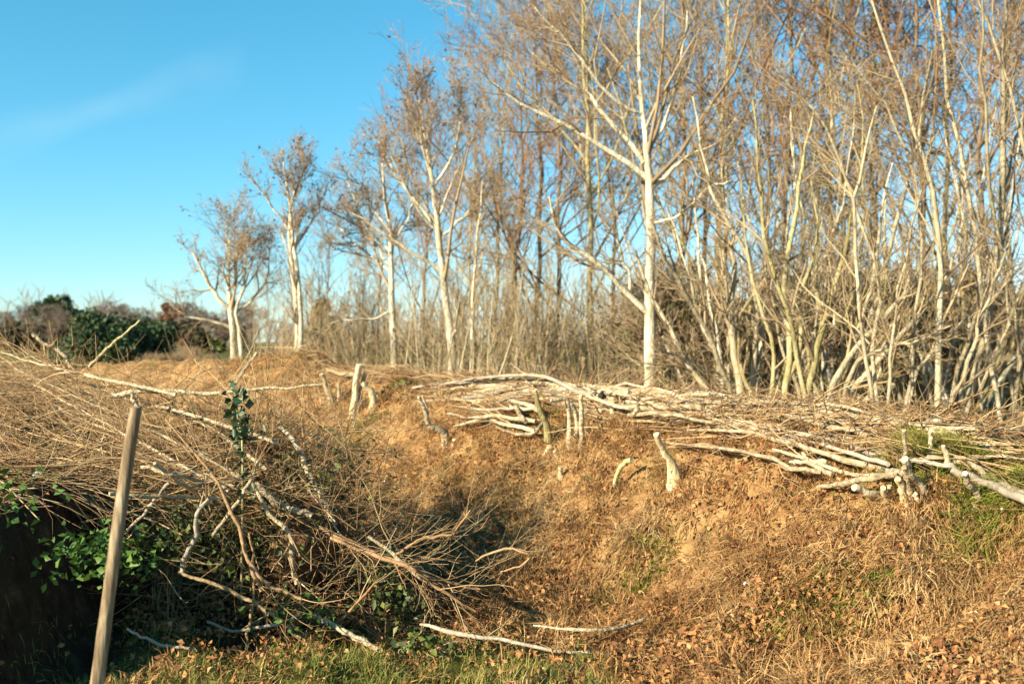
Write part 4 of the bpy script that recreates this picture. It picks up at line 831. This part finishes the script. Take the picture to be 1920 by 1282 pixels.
def weed(label, px, py, n, size, m):
    g = G(px, py); t = empty('weed_plant', g, label, 'weed')
    for i in range(n):
        a = i * 2.4 + rng.uniform(0, .6); L = size * rng.uniform(.7, 1.2); dr = np.array([math.cos(a), math.sin(a), 0]); sd = np.array([-dr[1], dr[0], 0]); el = rng.uniform(.35, .9)
        c = [np.array([0, 0, .005]) + dr * L * u + np.array([0, 0, L * el * (u - .55 * u * u) + .01]) for u in (.12, .45, .8, 1.0)]; wv = [.06, .30, .24, .02]
        V = []
        for q, ww in zip(c, wv): V += [q - sd * L * ww, q - np.array([0, 0, L * .05]), q + sd * L * ww]
        f = [[3 * k + j, 3 * k + j + 1, 3 * k + j + 4, 3 * k + j + 3] for k in range(3) for j in range(2)]
        MB().add(V, f, rng.random()).build('leaf', m, t)
weed('green dock plant on the bank face below the big splayed stool', 1585, 945, 7, .075, M['leaf_bramble'])
weed('pair of broad dark leaves below the stool at the right edge', 1815, 985, 5, .08, M['leaf_holly'])
weed('leafy plant lower right beneath the broad dark leaves', 1845, 978, 5, .07, M['leaf_bramble'])
weed('bluish-green rosette in the middle of the right bank face', 1655, 1132, 7, .075, M['leaf_bramble'])
weed('flat green tuft with shadow below the lone white stump', 1480, 1035, 7, .075, M['leaf_ivy'])
weed('small green tuft next to the flat green tuft on the bank', 1556, 1046, 5, .055, M['leaf_ivy'])
weed('dark green plant by the small mossy arched stump', 1178, 866, 7, .085, M['leaf_bramble'])
weed('green tuft below the upright sawn poles', 972, 890, 7, .09, M['leaf_ivy'])
weed('bright green weed at the lower right corner of the bank', 1850, 1215, 6, .07, M['leaf_ivy'])
weed('green weed by the sawn end of the long pale pole', 1240, 1225, 6, .07, M['leaf_bramble'])
weed('little green seedling in the hollow left of the arched stump', 1105, 905, 4, .05, M['leaf_bramble'])
weed('small green weed at the top of the twig shadow', 720, 850, 4, .07, M['leaf_bramble'])
weed('yellowish weed in the leaf litter right of the looped twig', 1110, 1020, 5, .055, M['leaf_ivy'])
def stone(label, px, py, r, m=None, name='stone', sq=(1, .9, .65), cat='stone', lift=0.0):
    c = G(px, py); t = 12; th = np.linspace(0, np.pi, 9)[:, None]; ph = np.linspace(0, 2 * np.pi, t, endpoint=False)[None]
    V = np.stack([np.sin(th) * np.cos(ph), np.sin(th) * np.sin(ph), np.cos(th) * np.ones_like(ph)], -1); k = rng.normal(size=(6, 3)) * 1.6; f = 1 + .10 * np.sin(V @ k.T + rng.uniform(0, 6, 6)).sum(-1)[..., None]
    V = V * f * r * np.array(sq); idx = np.arange(9 * t).reshape(9, t); nx = np.roll(idx, -1, 1)
    o = MB().add(V.reshape(-1, 3) , np.stack([idx[:-1], idx[1:], nx[1:], nx[:-1]], -1).reshape(-1, 4)).build(name, m or M['stone'])
    o.location = (c[0], c[1], c[2] + r * .25 + lift); o.rotation_euler.z = rng.uniform(0, 6); return tag(o, label, cat)
stone('whitish stone alone on the lower bank face, biggest pale stone', 1402, 1097, .030)
stone('smaller pale stone left of the biggest pale stone', 1322, 1113, .022)
stone('small pale stone in the litter left of the others', 1140, 1113, .018)
stone('pale stone below the lone white stump', 1232, 928, .022)
stone('pale pebble in the litter of the hollow, left', 1195, 1050, .014)
stone('orange-tan fallen fruit on the bank below the lone white stump', 1238, 962, .018, M['leaf_litter'], 'fallen_fruit', (1, 1, .9), 'fruit')
stone('knobbly brown earth clod lit in the dark of the heap', 618, 1090, .105, M['clod'], 'earth_clod', (.95, .8, 1.15), 'clod', .06)
stone('dark brown earth clod behind the lit knobbly one', 575, 1075, .24, M['clod'], 'earth_clod', (1.15, .7, 1.1), 'clod', .08)
stone('crumbling brown clod at right of the lit knobbly one', 668, 1085, .10, M['clod'], 'earth_clod', (.9, .8, 1.0), 'clod', .03)
stone('long pale stone at the left edge on the lit bank top', 30, 885, .055, None, 'stone', (1.4, .7, .5))
stone('pale stone right of the long pale one at left edge', 75, 892, .035, None, 'stone', (1.2, .7, .6))
def white_stake():
    b = G(12, 870); e = empty('white_stake', b, 'short white-painted stake at the left edge in the brush', 'stake'); n = 6
    p = np.linspace(b - [0, 0, .05], P(9, 812, b[1]), n); mb = MB(); tubes(mb, p - b, np.full(n, .013) * np.array([1, 1, 1, 1, 1, .7]), 8, True, knob=.03); mb.build('shaft', M['white_paint'], e)
    c = MB(); tubes(c, np.stack([p[-1] - b, p[-1] - b + [0, 0, .006]]), np.array([.008, .004]), 8, True); c.build('tip', M['white_paint'], e)
white_stake()
branch('small forked dry twig standing on the lower right bank face', [(1790, 1160), (1800, 1128), (1816, 1108), (1823, 1078)], 4.35, [5, 5, 5, 4], PA, 2, .12, tang=150, tt0=.8, sub=0)

# ------------------------------------------------------------------ thin high cloud streak
def cloud():
    m = bpy.data.materials.new('cloud'); m.use_nodes = True; nt = m.node_tree; N = nt.nodes; L = nt.links; N.clear()
    out = N.new('ShaderNodeOutputMaterial'); tr = N.new('ShaderNodeBsdfTransparent'); df = N.new('ShaderNodeBsdfDiffuse'); df.inputs[0].default_value = (.85, .86, .88, 1)
    tl = N.new('ShaderNodeBsdfTranslucent'); tl.inputs[0].default_value = (.85, .86, .88, 1); ad = N.new('ShaderNodeMixShader'); ad.inputs[0].default_value = .5; L.new(df.outputs[0], ad.inputs[1]); L.new(tl.outputs[0], ad.inputs[2])
    tc = N.new('ShaderNodeTexCoord'); at = N.new('ShaderNodeAttribute'); at.attribute_name = 'rnd'; no = N.new('ShaderNodeTexNoise'); no.inputs['Scale'].default_value = .004; no.inputs['Detail'].default_value = 6; L.new(tc.outputs['Object'], no.inputs[0])
    mr = N.new('ShaderNodeMapRange'); mr.inputs[1].default_value = .35; mr.inputs[2].default_value = .75; mr.inputs[3].default_value = .15; mr.inputs[4].default_value = 1; L.new(no.outputs['Fac'], mr.inputs[0])
    mu = N.new('ShaderNodeMath'); mu.operation = 'MULTIPLY'; L.new(at.outputs['Fac'], mu.inputs[0]); L.new(mr.outputs[0], mu.inputs[1])
    mx = N.new('ShaderNodeMixShader'); L.new(mu.outputs[0], mx.inputs[0]); L.new(tr.outputs[0], mx.inputs[1]); L.new(ad.outputs[0], mx.inputs[2]); L.new(mx.outputs[0], out.inputs[0])
    a, b = P(-120, 300, 2600), P(470, 118, 2600); n, k = 40, 12; u = np.linspace(0, 1, n)[:, None]; v = np.linspace(-1, 1, k)[None]
    cx = a[None, None] + (b - a)[None, None] * u[..., None]; upv = np.array([-.2, .5, 1.0]); wd = 80 * (1 + .3 * np.sin(u * 9))
    V = cx + upv * (v * wd)[..., None]; al = np.clip(1 - v ** 2, 0, 1) ** 1.5 * np.sin(np.pi * np.clip(u, 0, 1)) ** .6 * .08
    idx = np.arange(n * k).reshape(n, k); f = np.stack([idx[:-1, :-1], idx[:-1, 1:], idx[1:, 1:], idx[1:, :-1]], -1).reshape(-1, 4)
    tag(MB().add(V.reshape(-1, 3), f, al.ravel()).build('cloud', m), 'faint thin streak of high cloud in the blue sky', 'cloud', None, 'stuff')
cloud()
